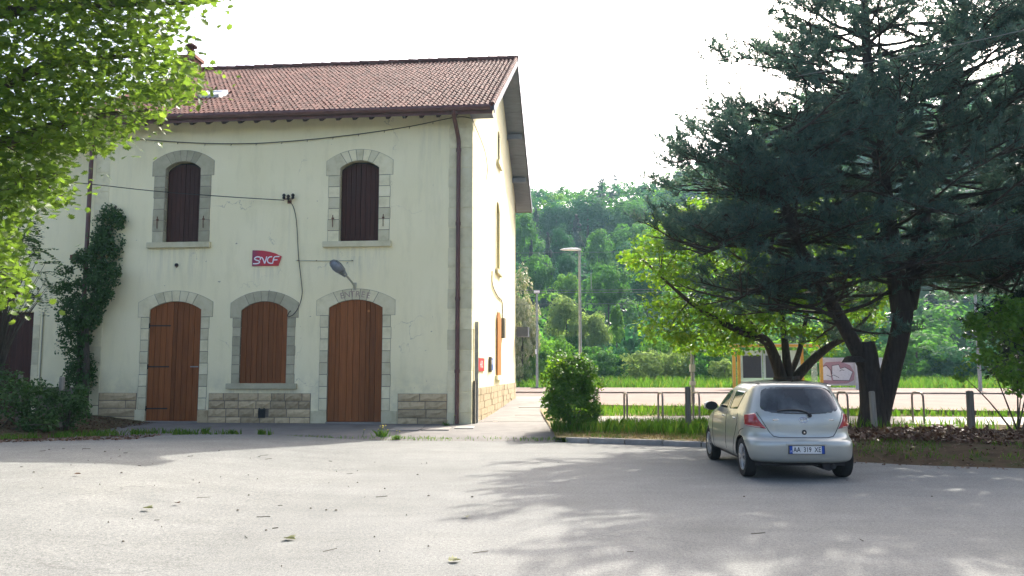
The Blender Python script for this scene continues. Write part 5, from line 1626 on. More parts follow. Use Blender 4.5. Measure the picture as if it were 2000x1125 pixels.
# left bank
x, y = scatter(9000, -13.5, -5.6, 16.8, 20.0, lambda a, b: -0.1 < (b - kerb_y(a)) < 1.2 and clumpy(a, b, 1.2, -0.2) and (a < -7.2 or b - kerb_y(a) < 0.25))
grass('left_grass', 'dark grass along the edge of the lot at left', x, y, lambda a, b: max(bank_h(a, b) + 0.02, lot_h(a, b)), 0.05, 0.17, 0.02, 'grass', 0.5)
x, y = scatter(12000, -14.5, -8.0, 15.0, 23.9, lambda a, b: (b - kerb_y(a)) > -1.8 + 0.5 * rng.random() and (b < 20.2 or a < -10.2))
z = np.array([max(bank_h(a, b) + 0.03 if b > kerb_y(a) else lot_h(a, b), 0) for a, b in zip(x, y)]) + 0.012
V, k_, fc = leaves(np.stack([x, y, z], 1), np.tile([0, 0, 1.0], (len(x), 1)), rng.uniform(0.025, 0.09, len(x)), T_QUADPAIR, 0.35)
tag(link('left_litter', np_mesh('left_litter', V, k_, M['dead_leaf'], faces=fc)), 'reddish dead leaves on the dirt at left', None, None, 'stuff')
# weeds in the joint between pavement and asphalt
x, y = scatter(5200, -7.0, 1.3, 18.6, 19.7, lambda a, b: abs(b - kerb_y(a) - 0.03) < 0.10 and (rng.random() < 0.35 + 0.65 * (math.sin(a * 2.3) > 0.2)))
grass('joint_weeds', 'weeds growing along the pavement joint', x, y, lambda a, b: 0.02 if b < kerb_y(a) else 0.05, 0.03, 0.10, 0.014, 'grass', 0.7)
def weed(u, v, y, h, label, n=60, flowers=0):
    p = at(u, v, y)
    z = max(lot_h(p.x, y), pave_h(p.x, y) if y > kerb_y(p.x) else 0.02)
    r_ = thing('weed', label, 'weed', (p.x, y, z), 0, 'weeds in the pavement joint')
    b = np.stack([rng.normal(0, h * 0.35, n), rng.normal(0, h * 0.2, n), np.zeros(n)], 1)
    link('leaves', np_mesh('weed_leaves', blades(b, rng.uniform(0.4, 1, n) * h, np.full(n, 0.02), 0.8), 5, M['grass']), r_)
    if flowers:
        mb = MB(); fl = MB()
        for k in range(flowers):
            x0, y0, hh = rng.normal(0, 0.14), rng.normal(0, 0.07), rng.uniform(0.16, 0.3)
            mb.tube([(x0, y0, 0), (x0 + 0.02, y0, hh * 0.6), (x0 + 0.04, y0, hh)], 0.004, 4)
            fl.lathe([(0.0, -0.01), (0.02, 0.0), (0.0, 0.01)], 7, (x0 + 0.04, y0, hh))
        mb.build('stem', M['grass'], r_); fl.build('flower', M['flower'], r_)
weed(400, 852, 19.5, 0.18, 'small dark weed left of the ground floor window')
weed(510, 854, 19.45, 0.14, 'low weed below the iron air vent')
weed(452, 853, 19.5, 0.12, 'low weed below the boarded window at pavement edge')
weed(745, 862, 19.35, 0.2, 'tall flowering weed with small yellow heads at the pavement joint', 70, 9)
weed(775, 866, 19.2, 0.13, 'spreading weed in the sun at the shadow edge', 90, 2)
weed(872, 829, 22.6, 0.14, 'small weed beside the downpipe foot', 30, 2)
# twigs and crumbs on the asphalt
mb = MB()
for k in range(120):
    x, y = random.uniform(-9, 6), random.choice([random.uniform(5.5, 15), random.uniform(4.6, 8)])
    if k < 75: x, y = random.uniform(-8.5, -1), random.uniform(7.5, 15)
    a = random.uniform(-0.5, 0.5) if random.random() < 0.6 else random.uniform(0, 3.1)
    L = random.choice([0.012, 0.015, 0.02, 0.03, 0.04, 0.06, 0.09, 0.15]); z = lot_h(x, y) + 0.006
    if L <= 0.04:
        mb.lathe([(0, 0), (L * 0.5, 0.003), (L * 0.3, 0.012), (0, 0.016)], 6, (x, y, z))
    else:
        mb.tube([(x, y, z), (x + L * math.cos(a), y + L * math.sin(a), z + 0.004)], random.uniform(0.0025, 0.0045), 4)
tag(mb.build('twigs', M['branch']), 'dry twigs and crumbs scattered over the asphalt', None, None, 'stuff')
for (u, v, s_, lab) in ((290, 995, 0.12, 'pale green fallen leaf lying on the asphalt at left'), (567, 1055, 0.13, 'pale green fallen leaf near the bottom edge of the asphalt'), (911, 1012, 0.09, 'small pale fallen leaf mid asphalt beside the tree shadow'), (888, 1098, 0.12, 'pale fallen leaf lowest on the sunlit asphalt'), (347, 985, 0.08, 'small dark curled leaf right of the pale leaf at left'), (151, 928, 0.09, 'dark curled leaf on the asphalt near the shadow edge')):
    r = ray(u, v); k = -EYE / r.z; x, y = r.x * k, r.y * k
    z = lot_h(x, y); k = (z - EYE) / r.z; x, y = r.x * k, r.y * k
    T = T_MAPLE[0].copy() * s_
    T[:, 2] = T[:, 2] * 2.2 + 0.012
    me = bpy.data.meshes.new('fallen_leaf')
    me.from_pydata([tuple(q) for q in T], [], T_MAPLE[1]); me.materials.append(M['green_litter'] if 'pale' in lab.split()[0:2] else M['dead_leaf'])
    o = link('fallen_leaf', me, None, (x, y, z + 0.008)); o.rotation_euler = (0.06, 0.04, random.random() * 6)
    tag(o, lab, 'leaf', 'single leaves on the asphalt')
# gravel patch at the bottom edge
mb = MB()
for k in range(260):
    x, y = rng.normal(-0.28, 0.12), rng.normal(6.52, 0.05)
    s_ = random.uniform(0.004, 0.011)
    mb.lathe([(0, -s_ * 0.3), (s_, 0), (0, s_ * 0.7)], 5, (x, y, lot_h(x, y) + 0.006))
tag(mb.build('gravel', M['slab']), 'small gravel patch at the bottom of the lot', None, None, 'stuff')

# ------------------------------------------------------------------ trees and shrubs
def crown_cloud(centers, radii, per, size, outward, jitter, template, mat, name, squash=0.8, rg=rng):
    """leaf clumps: per leaves round every centre"""
    centers = np.asarray(centers); radii = np.asarray(radii)
    C = np.repeat(centers, per, 0); Rr = np.repeat(radii, per)
    d = rg.normal(0, 1, (len(C), 3)); d /= np.linalg.norm(d, axis=1, keepdims=True)
    rr = Rr * rg.uniform(0.25, 1.0, len(C)) ** 0.5
    P = C + d * rr[:, None] * np.array([1, 1, squash])
    nrm = d * 0.6 + outward
    V, k_, fc = leaves(P, nrm, rg.uniform(size * 0.6, size * 1.25, len(P)), template, jitter, rg)
    return np_mesh(name, V, k_, mat, faces=fc)

def pip(poly, x, y):
    c = False
    j = len(poly) - 1
    for i in range(len(poly)):
        if (poly[i][1] > y) != (poly[j][1] > y) and x < (poly[j][0] - poly[i][0]) * (y - poly[i][1]) / (poly[j][1] - poly[i][1]) + poly[i][0]: c = not c
        j = i
    return c
def fill(poly, n, y0, y1):
    """points inside an outline of the photograph, spread through the depth y0..y1"""
    us, vs = [p[0] for p in poly], [p[1] for p in poly]
    out = []
    while len(out) < n:
        u, v = rng.uniform(min(us), max(us)), rng.uniform(min(vs), max(vs))
        if pip(poly, u, v): out.append(at(u, v, rng.uniform(y0, y1)).to_tuple())
    return np.array(out)

# --- plane tree whose branches hang in from the left
PT = thing('plane_tree', 'plane tree with bright green lobed leaves hanging in from the left', 'tree', (-10.6, 10.4, 0.1))
out = [(-500, -420), (300, -420), (440, -120), (430, 4), (375, 18), (345, 62), (330, 95), (372, 120), (402, 135), (395, 165), (360, 205), (300, 228), (262, 258), (232, 285), (205, 300), (160, 292), (140, 318), (150, 352), (143, 400), (110, 402), (60, 418), (30, 455), (55, 500), (62, 560), (40, 592), (-20, 605), (-500, 640)]
cen = np.concatenate([fill([(max(p[0], -130), max(p[1], -140)) for p in out], 1250, 9.6, 12.4), fill(out, 350, 9.6, 12.2)])
rad = rng.uniform(0.16, 0.34, len(cen))
# --- limbs towards the clumps
mb = MB()
mb.tube(spline([(0, 0, -0.2), (0.1, 0, 1.5), (0.0, 0.1, 3.2), (0.25, 0.1, 4.6)], 5), [0.34 - 0.006 * i for i in range(16)], 12)
mb.build('trunk', M['branch'], PT, smooth=True)
loc0 = Vector(PT.location)
limb_ends = [((-60, 190), (90, 128), (165, 118), (330, 100)), ((-150, 70), (30, 20), (200, 10), (400, 5)), ((-100, 300), (60, 260), (180, 230), (290, 215)), ((-150, 420), (-20, 380), (60, 350), (120, 340)), ((-120, 520), (-30, 540), (20, 560), (40, 575)), ((-200, -60), (0, -90), (160, -100), (300, -120))]
for le in limb_ends:
    p0 = loc0 + Vector((0.2, 0.1, 4.3))
    P = [p0, p0 * 0.5 + at(le[0][0], le[0][1], 10.8) * 0.5 + Vector((0, 0, 0.2))] + [at(u, v, 10.9 + 0.2 * math.sin(u)) for u, v in le]
    S_ = [p - loc0 for p in spline(P, 5)]
    lb = MB().tube(S_, [0.13 * (1 - i / len(S_)) ** 0.8 + 0.008 for i in range(len(S_))], 8).build('limb', M['branch'], PT, smooth=True)
    tw = MB()
    for i in range(7, len(S_) - 5):
        for k in range(2):
            d_ = Vector((random.gauss(0.3, 0.5), random.gauss(0, 0.6), random.gauss(-0.05, 0.4)))
            a = S_[i]; tw.tube(spline([a, a + d_ * 0.2, a + d_ * 0.4 + Vector((0, 0, -0.06))], 3), [0.014, 0.013, 0.012, 0.011, 0.009, 0.007, 0.005], 4)
    tag(tw.build('twigs', M['branch'], lb), kind='stuff')
C = np.repeat(cen, 17, 0)
P = C + rng.normal(0, 1, (len(C), 3)) * np.repeat(rad, 17)[:, None] * np.array([0.75, 0.75, 0.6])
keepm = []
for p in P:
    f_ = p[1] * CP + (p[2] - EYE) * SP
    u = 1000 + F * p[0] / f_; v = 562.5 - F * (-p[1] * SP + (p[2] - EYE) * CP) / f_
    keepm.append(pip(out, u, v) or random.random() < 0.25)
P = P[np.array(keepm)]
sz = rng.uniform(0.05, 0.135, len(P))
nr = np.tile([0.05, -0.35, 0.85], (len(P), 1)) + rng.normal(0, 0.45, (len(P), 3))
# the leaves that show largest are leaves of their own, the rest one mass
order = np.argsort(-(sz / P[:, 1]) + 10 * ((P[:, 0] / P[:, 1] < -0.63) | (P[:, 2] - EYE > 0.44 * P[:, 1]) | (P[:, 1] > 10.6)))
big = order[:300]; rest = np.ones(len(P), bool); rest[big] = False
V, k_, fc = leaves(P[rest] - np.array(loc0)[None, :], nr[rest], sz[rest], T_MAPLE, 0.25)
tag(link('foliage', np_mesh('plane_foliage', V, k_, M['plane_leaf'], faces=fc), PT), kind='stuff')
leaf_me = bpy.data.meshes.new('leaf')
leaf_me.from_pydata([tuple(q) for q in T_MAPLE[0]], [], T_MAPLE[1]); leaf_me.materials.append(None)
def leaf_obj_mat():
    m = M['plane_leaf'].copy(); m.name = 'bright plane leaf'
    nt = m.node_tree
    oi = nt.nodes.new('ShaderNodeObjectInfo')
    for l in list(nt.links):
        if l.from_socket.name == 'Random Per Island': nt.links.new(oi.outputs['Random'], l.to_socket)
    return m
leaf_me.materials[0] = leaf_obj_mat()
for i in big:
    n_ = Vector(nr[i]).normalized()
    o = link('leaf', leaf_me, PT, Vector(P[i]) - loc0)
    o.rotation_euler = (n_.to_track_quat('Z', 'Y') @ Matrix.Rotation(random.random() * 6.28, 3, 'Z').to_quaternion()).to_euler()
    o.scale = (sz[i],) * 3

# --- big conifer beside the car
def sprays(bases, dirs, n, L, nl, wd, rg=rng):
    """needle tufts: n thin needles along a short twig at every base"""
    N = len(bases)
    B = np.repeat(bases, n, 0); D = np.repeat(dirs, n, 0)
    t = rg.uniform(0, 1, len(B))[:, None] * L
    perp = rg.normal(0, 1, (len(B), 3)); perp -= D * np.sum(perp * D, 1, keepdims=True); perp /= np.linalg.norm(perp, axis=1, keepdims=True) + 1e-9
    nd = D * rg.uniform(0.35, 1.0, (len(B), 1)) + perp * 0.8; nd /= np.linalg.norm(nd, axis=1, keepdims=True)
    sd_ = np.cross(nd, rg.normal(0, 1, (len(B), 3))); sd_ /= np.linalg.norm(sd_, axis=1, keepdims=True) + 1e-9
    b = B + D * t
    l = nl * rg.uniform(0.6, 1.3, (len(B), 1)); w = wd * 0.5
    return np.stack([b - sd_ * w, b + sd_ * w, b + nd * l], 1).reshape(-1, 3)

CT = thing('conifer_tree', 'big dark blue green conifer with forked trunk right of the car', 'tree', (8.95, 20.4, 0.1))
c0 = Vector(CT.location)
def W(lst): return [at(u, v, d_) - c0 for u, v, d_ in lst]
paths = {
    'stem': (W([(1703, 850, 20.4), (1704, 800, 20.4), (1700, 750, 20.4), (1694, 700, 20.3), (1690, 668, 20.3)]), (0.40, 0.30, 0.27, 0.26, 0.22)),
    'limb': (W([(1698, 730, 20.3), (1668, 672, 20.2), (1614, 575, 19.8), (1562, 482, 19.4), (1530, 400, 19.1), (1492, 322, 18.9), (1470, 270, 18.8)]), (0.18, 0.18, 0.145, 0.125, 0.105, 0.08, 0.04)),
    'trunk': (W([(1708, 845, 20.5), (1722, 790, 20.5), (1742, 715, 20.5), (1760, 640, 20.5), (1768, 580, 20.6)]), (0.31, 0.26, 0.245, 0.24, 0.23)),
    'upper_left': (W([(1762, 610, 20.5), (1748, 520, 20.6), (1733, 420, 20.7), (1718, 310, 20.8), (1703, 200, 20.9), (1692, 90, 21), (1690, -30, 21), (1700, -110, 21)]), (0.26, 0.23, 0.21, 0.19, 0.15, 0.12, 0.08, 0.04)),
    'upper_right': (W([(1770, 600, 20.6), (1788, 510, 20.7), (1805, 400, 20.8), (1828, 300, 20.9), (1856, 180, 21), (1880, 60, 21), (1890, -60, 21)]), (0.25, 0.22, 0.20, 0.17, 0.13, 0.09, 0.05)),
    'low_a': (W([(1562, 482, 19.4), (1480, 470, 19.0), (1420, 478, 18.7), (1365, 500, 18.5)]), (0.07, 0.055, 0.04, 0.02)),
    'low_b': (W([(1602, 560, 19.8), (1525, 560, 19.3), (1470, 572, 19.0), (1430, 590, 18.8)]), (0.07, 0.055, 0.04, 0.02)),
    'low_c': (W([(1788, 510, 20.7), (1850, 522, 20.3), (1930, 545, 20.0), (1990, 580, 19.8)]), (0.07, 0.055, 0.04, 0.02)),
    'low_d': (W([(1530, 400, 19.1), (1490, 378, 18.8), (1445, 376, 18.6)]), (0.06, 0.045, 0.02)),
    'low_e': (W([(1640, 625, 20.1), (1580, 600, 19.5), (1500, 605, 19.2)]), (0.05, 0.04, 0.02)),
}
mb = MB()
for k in ('stem', 'trunk'):
    p, r_ = paths[k]; s_ = spline(p, 5)
    mb.tube(s_, list(np.interp(np.linspace(0, len(r_) - 1, len(s_)), range(len(r_)), r_)), 14)
mb.lathe([(0.30, 0.0), (0.22, 0.12), (0.16, 0.16)], 10, tuple(at(1652, 708, 20.2) - c0 + Vector((0.2, 0, 0))), 'z')
tr = mb.build('trunk', M['bark'], CT, smooth=True)
for k in ('limb', 'upper_left', 'upper_right', 'low_a', 'low_b', 'low_c', 'low_d', 'low_e'):
    p, r_ = paths[k]; s_ = spline(p, 5)
    MB().tube(s_, list(np.interp(np.linspace(0, len(r_) - 1, len(s_)), range(len(r_)), r_)), 12).build('limb', M['bark'], CT, smooth=True)
EC, ER = Vector((9.9, 20.8, 6.2)), Vector((6.3, 4.9, 5.9))
def inside(p, sc=1.0):
    q = p + c0 - EC
    rz = ER.z if q.z > 0 else 4.3
    return (q.x / ER.x) ** 2 + (q.y / ER.y) ** 2 + (q.z / rz) ** 2 < sc
sb, sdir = [], []
br = MB()
tipz = []
for k, nbr, t0 in (('limb', 70, 0.14), ('upper_left', 104, 0.05), ('upper_right', 92, 0.06), ('low_a', 20, 0.25), ('low_b', 16, 0.3), ('low_c', 22, 0.2), ('low_d', 18, 0.3), ('low_e', 9, 0.4)):
    p, _ = paths[k]; s_ = spline(p, 8)
    az = random.random() * 6
    for i in range(nbr):
        t = t0 + (1 - t0) * ((i + random.random() * 0.6) / nbr) ** (0.72 if k.startswith('upper') else 1.0)
        a = s_[min(int(t * (len(s_) - 1)), len(s_) - 1)]
        az += 2.4 + random.uniform(-0.35, 0.35)
        el = R(random.uniform(-8, 20) + 22 * max(0, t - 0.55) - 60 * max(0, 0.42 - t) * (k == 'limb'))
        d_ = Vector((math.cos(az) * math.cos(el), math.sin(az) * math.cos(el), math.sin(el)))
        low_ = k.startswith('low')
        Lmax = random.uniform(0.7, 1.5) if low_ else random.uniform(3.6, 6.4) if k != 'limb' else random.uniform(2.0, 4.2)
        pts = [a.copy()]; q = a.copy(); dd = d_.copy()
        while (q - a).length < Lmax:
            dd = (dd + Vector((random.gauss(0, 0.10), random.gauss(0, 0.10), random.gauss(0.015, 0.06)))).normalized()
            q = q + dd * 0.32
            if not low_ and not inside(q, random.uniform(0.85, 1.06)): break
            pts.append(q.copy())
        if len(pts) < 3: continue
        n = len(pts)
        br.tube(pts, [0.046 * (1 - j / n) * min(1, n / 10) + 0.009 for j in range(n)], 5, False)
        for j in range(1 if low_ else 2, n):
            if j / n < 0.22 and not low_: continue
            for s in range(3 if j > n * 0.6 else 2):
                tang = (pts[j] - pts[j - 1]).normalized()
                side = tang.cross(Vector((0, 0, 1))).normalized() * random.choice((-1, 1))
                sdv = (tang * random.uniform(0.3, 1.0) + side * random.uniform(0.4, 1.0) + Vector((0, 0, random.uniform(-0.15, 0.45)))).normalized()
                Ls = random.uniform(0.35, 0.95) * (1.0 if j < n - 1 else 0.6)
                e = pts[j] + sdv * Ls
                if not low_ and not inside(e, 1.12): continue
                br.tube([pts[j], pts[j] + sdv * Ls * 0.5 + Vector((0, 0, -0.02)), e], [0.013, 0.009, 0.005], 3, False)
                m_ = max(2, int(Ls / 0.2))
                for w in range(m_):
                    f_ = (w + 1) / m_
                    b_ = pts[j].lerp(e, f_ * 0.95)
                    dv = (sdv * 0.7 + Vector((random.gauss(0, 0.4), random.gauss(0, 0.4), random.uniform(0.0, 0.75)))).normalized()
                    # the undersides of the lower branches carry bare twigs
                    low = (b_.z + c0.z) < 3.6 and random.random() < 0.35
                    hole = math.sin(b_.x * 1.9 + 0.6) * math.sin(b_.z * 2.3 + 1.0) + 0.7 * math.sin(b_.y * 2.1) * math.sin(b_.x * 3.1 + b_.z * 1.3) < (-0.26 if b_.z < 6.2 else -0.6)
                    if not low and not hole: sb.append(tuple(b_)); sdir.append(tuple(dv))
tag(br.build('branches', M['bark'], CT, fix=False), kind='stuff')
sb, sdir = np.array(sb), np.array(sdir)
print('conifer sprays', len(sb))
V = sprays(sb, sdir, 36, 0.29, 0.135, 0.025)
tag(link('foliage', np_mesh('conifer_foliage', V, 3, M['needles']), CT), kind='stuff')

# --- dark evergreen filling the right edge
DE = thing('evergreen_tree', 'nearly black evergreen with drooping branches at the right edge', 'tree', (13.9, 19.6, 0.1))
c1_ = Vector(DE.location)
MB().tube(spline([(0, 0, -0.2), (0.05, 0, 2), (0, 0.05, 5), (0.1, 0, 9)], 4), [0.3 - 0.018 * i for i in range(13)], 10).build('trunk', M['bark'], DE, smooth=True)
sb, sdir = [], []
br = MB()
for i in range(120):
    z = random.uniform(2.3, 9.0); a_ = random.uniform(0, 6.28)
    rad_ = 2.9 * (1.1 - z / 14) * random.uniform(0.5, 1.0)
    b0 = Vector((0, 0, z)); e = Vector((math.cos(a_) * rad_, math.sin(a_) * rad_, z - random.uniform(0.3, 1.2)))
    pts = spline([b0, b0.lerp(e, 0.5) + Vector((0, 0, 0.25)), e], 5)
    br.tube(pts, [0.035 * (1 - j / 12) + 0.008 for j in range(len(pts))], 4, False)
    for p in pts[3:]:
        for k in range(8):
            dv = Vector((random.gauss(math.cos(a_) * 0.5, 0.5), random.gauss(math.sin(a_) * 0.5, 0.5), random.uniform(-0.9, 0.2))).normalized()
            sb.append(tuple(p + dv * random.uniform(0, 0.35))); sdir.append(tuple(dv))
tag(br.build('branches', M['bark'], DE, fix=False), kind='stuff')
V = sprays(np.array(sb), np.array(sdir), 24, 0.3, 0.14, 0.035)
tag(link('foliage', np_mesh('evergreen_foliage', V, 3, M['dark_needles']), DE), kind='stuff')

# --- pollarded lime behind the car
LT = thing('lime_tree', 'low spreading lime tree with bright leaves behind the car', 'tree', (9.13, 27.0, 0.15))
c2_ = Vector(LT.location)
def WL(lst): return [at(u, v, d_) - c2_ for u, v, d_ in lst]
s_ = spline(WL([(1538, 812, 27.0), (1538, 770, 27.0), (1536, 735, 27.0)]), 4)
MB().tube(s_, list(np.linspace(0.55, 0.42, len(s_))), 12).build('trunk', M['bark'], LT, smooth=True)
limbs = [WL([(1530, 752, 27.0), (1515, 705, 26.9), (1498, 668, 26.7), (1470, 655, 26.3), (1430, 640, 26.0), (1360, 600, 26.0), (1290, 540, 26.0)]),
         WL([(1542, 748, 27.0), (1535, 690, 27.2), (1530, 640, 27.4), (1520, 570, 27.6), (1500, 480, 28.0)]),
         WL([(1548, 745, 27.0), (1585, 705, 26.9), (1622, 675, 26.8), (1665, 650, 26.8), (1710, 600, 27.0)]),
         WL([(1540, 735, 27.0), (1560, 690, 27.6), (1575, 620, 28.0), (1600, 520, 28.5)]),
         WL([(1498, 668, 26.7), (1440, 600, 27.2), (1380, 500, 27.5), (1330, 430, 27.5)])]
for l_, r0 in zip(limbs, (0.19, 0.14, 0.16, 0.10, 0.08)):
    s_ = spline(l_, 5)
    MB().tube(s_, [r0 * (1 - i / len(s_)) ** 0.7 + 0.015 for i in range(len(s_))], 9).build('limb', M['bark'], LT, smooth=True)
lpoly = [(1222, 505), (1245, 470), (1300, 455), (1268, 425), (1290, 405), (1350, 395), (1450, 360), (1600, 350), (1720, 400), (1760, 500), (1740, 600), (1700, 660), (1620, 690), (1560, 650), (1500, 640), (1450, 690), (1400, 690), (1330, 690), (1280, 660), (1255, 615), (1275, 590), (1290, 560), (1250, 530)]
cen = fill(lpoly, 430, 25.2, 29.6)
me = crown_cloud(cen - np.array(c2_)[None, :], rng.uniform(0.4, 0.85, len(cen)), 62, 0.15, np.array([0, -0.15, 0.75]), 0.45, T_QUADPAIR, M['lime_leaf'], 'lime_foliage', 0.42)
tag(link('foliage', me, LT), kind='stuff')
tw = MB()
lp_ = [p for l in limbs for p in spline(l, 5)]
for c in cen[::3]:
    c_ = Vector(c) - c2_
    l_ = min(lp_, key=lambda p: (p - c_).length)
    tw.tube([l_, l_.lerp(c_, 0.5) + Vector((0, 0, 0.1)), c_], [0.018, 0.012, 0.006], 4, False)
tag(tw.build('branches', M['bark'], LT, fix=False), kind='stuff')

# --- shrubs near the camera
def shrub(name, label, cat, base, clumps, radii, per, size, mat, template=T_DIAMOND, outward=(0, -0.2, 0.7), jitter=0.6, stems=6, squash=0.9, group=None):
    r_ = thing(name, label, cat, base, 0, group)
    b = np.array(base)
    me = crown_cloud(np.array(clumps) - b[None, :], radii, per, size, np.array(outward), jitter, template, M[mat], name + '_foliage', squash)
    link('foliage', me, r_)
    mb = MB()
    for c in np.array(clumps)[rng.permutation(len(clumps))[:stems]]:
        e = Vector(c - b); mb.tube(spline([(random.gauss(0, 0.05), random.gauss(0, 0.05), -0.05), e * 0.5 + Vector((0, 0, 0.05)), e], 3), [0.022, 0.02, 0.018, 0.015, 0.012, 0.009, 0.006], 5, False)
    mb.build('stems', M['branch'], r_)
    return r_
bp = at(1117, 838, 20.9); bp.z = 0.12
cl = []
for i in range(95):
    a_ = random.uniform(0, 6.28); z = random.uniform(0.05, 1.0) ** 0.8
    wd = 0.62 * (0.85 + 0.25 * math.sin(z * 3.1)) * (1 if z < 0.75 else 1 - 1.7 * (z - 0.75))
    cl.append((bp.x + math.cos(a_) * wd * random.uniform(0.3, 1), bp.y + math.sin(a_) * wd * random.uniform(0.3, 1), bp.z + 0.1 + z * 1.65))
cl += [(bp.x - 0.3, bp.y, bp.z + 1.8), (bp.x + 0.35, bp.y, bp.z + 1.6), (bp.x - 0.5, bp.y, bp.z + 1.5)]
RB = shrub('round_bush', 'dense rounded green bush beside the path at the gable', 'bush', bp.to_tuple(), cl, rng.uniform(0.16, 0.28, len(cl)), 120, 0.085, 'shrub_leaf')
sh_ = [(bp.x + random.gauss(-0.12, 0.34), bp.y + random.gauss(-0.1, 0.3), bp.z + random.uniform(1.3, 1.88)) for k in range(26)] + [(bp.x + random.choice((-1, 1)) * random.uniform(0.5, 0.75), bp.y - random.uniform(0, 0.4), bp.z + random.uniform(0.6, 1.5)) for k in range(10)]
me = crown_cloud(np.array(sh_) - np.array(bp)[None, :], rng.uniform(0.09, 0.17, len(sh_)), 26, 0.085, np.array([0, -0.2, 0.7]), 0.5, T_DIAMOND, M['lime_leaf'], 'bush_shoots', 1.2)
link('shoots', me, RB)
# creeper on the left corner
ip = [(238, 395), (243, 430), (236, 470), (228, 520), (215, 570), (195, 600), (185, 640), (170, 660), (186, 710), (178, 745), (150, 770), (125, 770), (128, 700), (118, 640), (98, 600), (100, 555), (118, 520), (150, 495), (185, 480), (190, 420), (205, 388)]
icen = []
while len(icen) < 165:
    u, v = rng.uniform(95, 245), rng.uniform(385, 770)
    if pip(ip, u, v):
        p = fw(u, v, -random.uniform(0.08, 0.5 if v > 500 else 0.25)); icen.append(tuple(p))
ib = bw(L0 + 0.15, -0.25, 0.12)
cr_ = shrub('creeper', 'dark green creeper climbing the left corner and downpipe of the station', 'creeper', tuple(ib), icen, rng.uniform(0.14, 0.3, len(icen)), 85, 0.085, 'ivy_leaf', T_DIAMOND, (0, -0.6, 0.3), 0.6, 0)
mb = MB()
mb.tube(spline([(0, 0, -0.1), (0.05, -0.05, 1.5), (-0.05, 0, 3.0), (0.2, 0.05, 4.2), (0.6, 0.1, 6.4)], 4), [0.12 - 0.006 * i for i in range(17)], 7)
mb.tube(spline([(-0.25, 0, -0.1), (-0.2, -0.05, 1.5), (-0.3, 0, 3.0)], 4), 0.04, 6)
mb.build('stem', M['branch'], cr_, smooth=True)
# dark shrub mass at the far left and its neighbours
def region_shrub(name, label, poly, n, y0, y1, rr, per, size, mat, base_uv, **kw):
    c = fill(poly, n, y0, y1)
    b = at(base_uv[0], base_uv[1], (y0 + y1) / 2); b.z = 0.2
    return shrub(name, label, 'shrub', tuple(b), c, rng.uniform(rr * 0.7, rr * 1.3, len(c)), per, size, mat, **kw)
region_shrub('low_shrub', 'dark low shrub at far left in front of the annex door', [(-120, 735), (0, 725), (60, 745), (95, 770), (110, 830), (40, 840), (-120, 850)], 90, 18.6, 20.4, 0.24, 60, 0.09, 'ivy_leaf', (0, 830))
region_shrub('low_shrub', 'dark low shrub at the foot of the creeper', [(95, 765), (165, 760), (172, 800), (150, 825), (90, 830)], 40, 19.4, 21.0, 0.2, 60, 0.08, 'ivy_leaf', (130, 825))
# young ash with feathered leaves by the annex wall
at_poly = [(-60, 440), (40, 425), (95, 445), (85, 500), (100, 560), (60, 600), (-60, 620)]
ac = fill(at_poly, 60, 19.5, 21.5)
r_ = thing('ash_sapling', 'sapling with feathery dark leaves in front of the annex wall', 'tree', (-12.9, 20.5, 0.15))
lv = []
mb = MB()
Pn, Nn = [], []
for c in ac:
    p = Vector(c) - Vector(r_.location)
    mb.tube(spline([(random.gauss(0, 0.05), 0, 0), (p.x * 0.3, p.y * 0.3, p.z * 0.6), p], 3), [0.025, 0.022, 0.02, 0.016, 0.012, 0.009, 0.005], 4, False)
    d_ = Vector((random.gauss(0.4, 0.5), random.gauss(-0.2, 0.4), random.gauss(-0.15, 0.25))).normalized()
    sd_ = d_.cross(Vector((0, 0, 1))).normalized()
    for rr_ in range(3):
        d2 = (d_ + Vector((random.gauss(0, 0.5), random.gauss(0, 0.5), random.gauss(0, 0.3)))).normalized(); sd_ = d2.cross(Vector((0, 0, 1))).normalized()
        for k in range(8):
            for s in (-1, 1):
                Pn.append(p + d2 * 0.06 * k + sd_ * s * 0.06 + Vector((0, 0, -0.012 * k * k * 0.2))); Nn.append((0, 0, 1))
mb.build('stems', M['branch'], r_, fix=False)
V, k_, fc = leaves(np.array([tuple(p) for p in Pn]), np.array(Nn, float), rng.uniform(0.07, 0.12, len(Pn)), T_DIAMOND, 0.25)
tag(link('foliage', np_mesh('ash_foliage', V, k_, M['ivy_leaf'], faces=fc), r_), kind='stuff')
# bright leafy shrub below the evergreen on the right
region_shrub('leafy_shrub', 'leafy green shrub under the dark evergreen at the right edge', [(1885, 640), (1905, 610), (1960, 590), (2080, 580), (2080, 770), (1985, 770), (1960, 745), (1915, 700), (1870, 745), (1865, 738), (1895, 690)], 90, 17.5, 19.5, 0.22, 40, 0.12, 'shrub_leaf', (1985, 800), template=T_QUADPAIR)

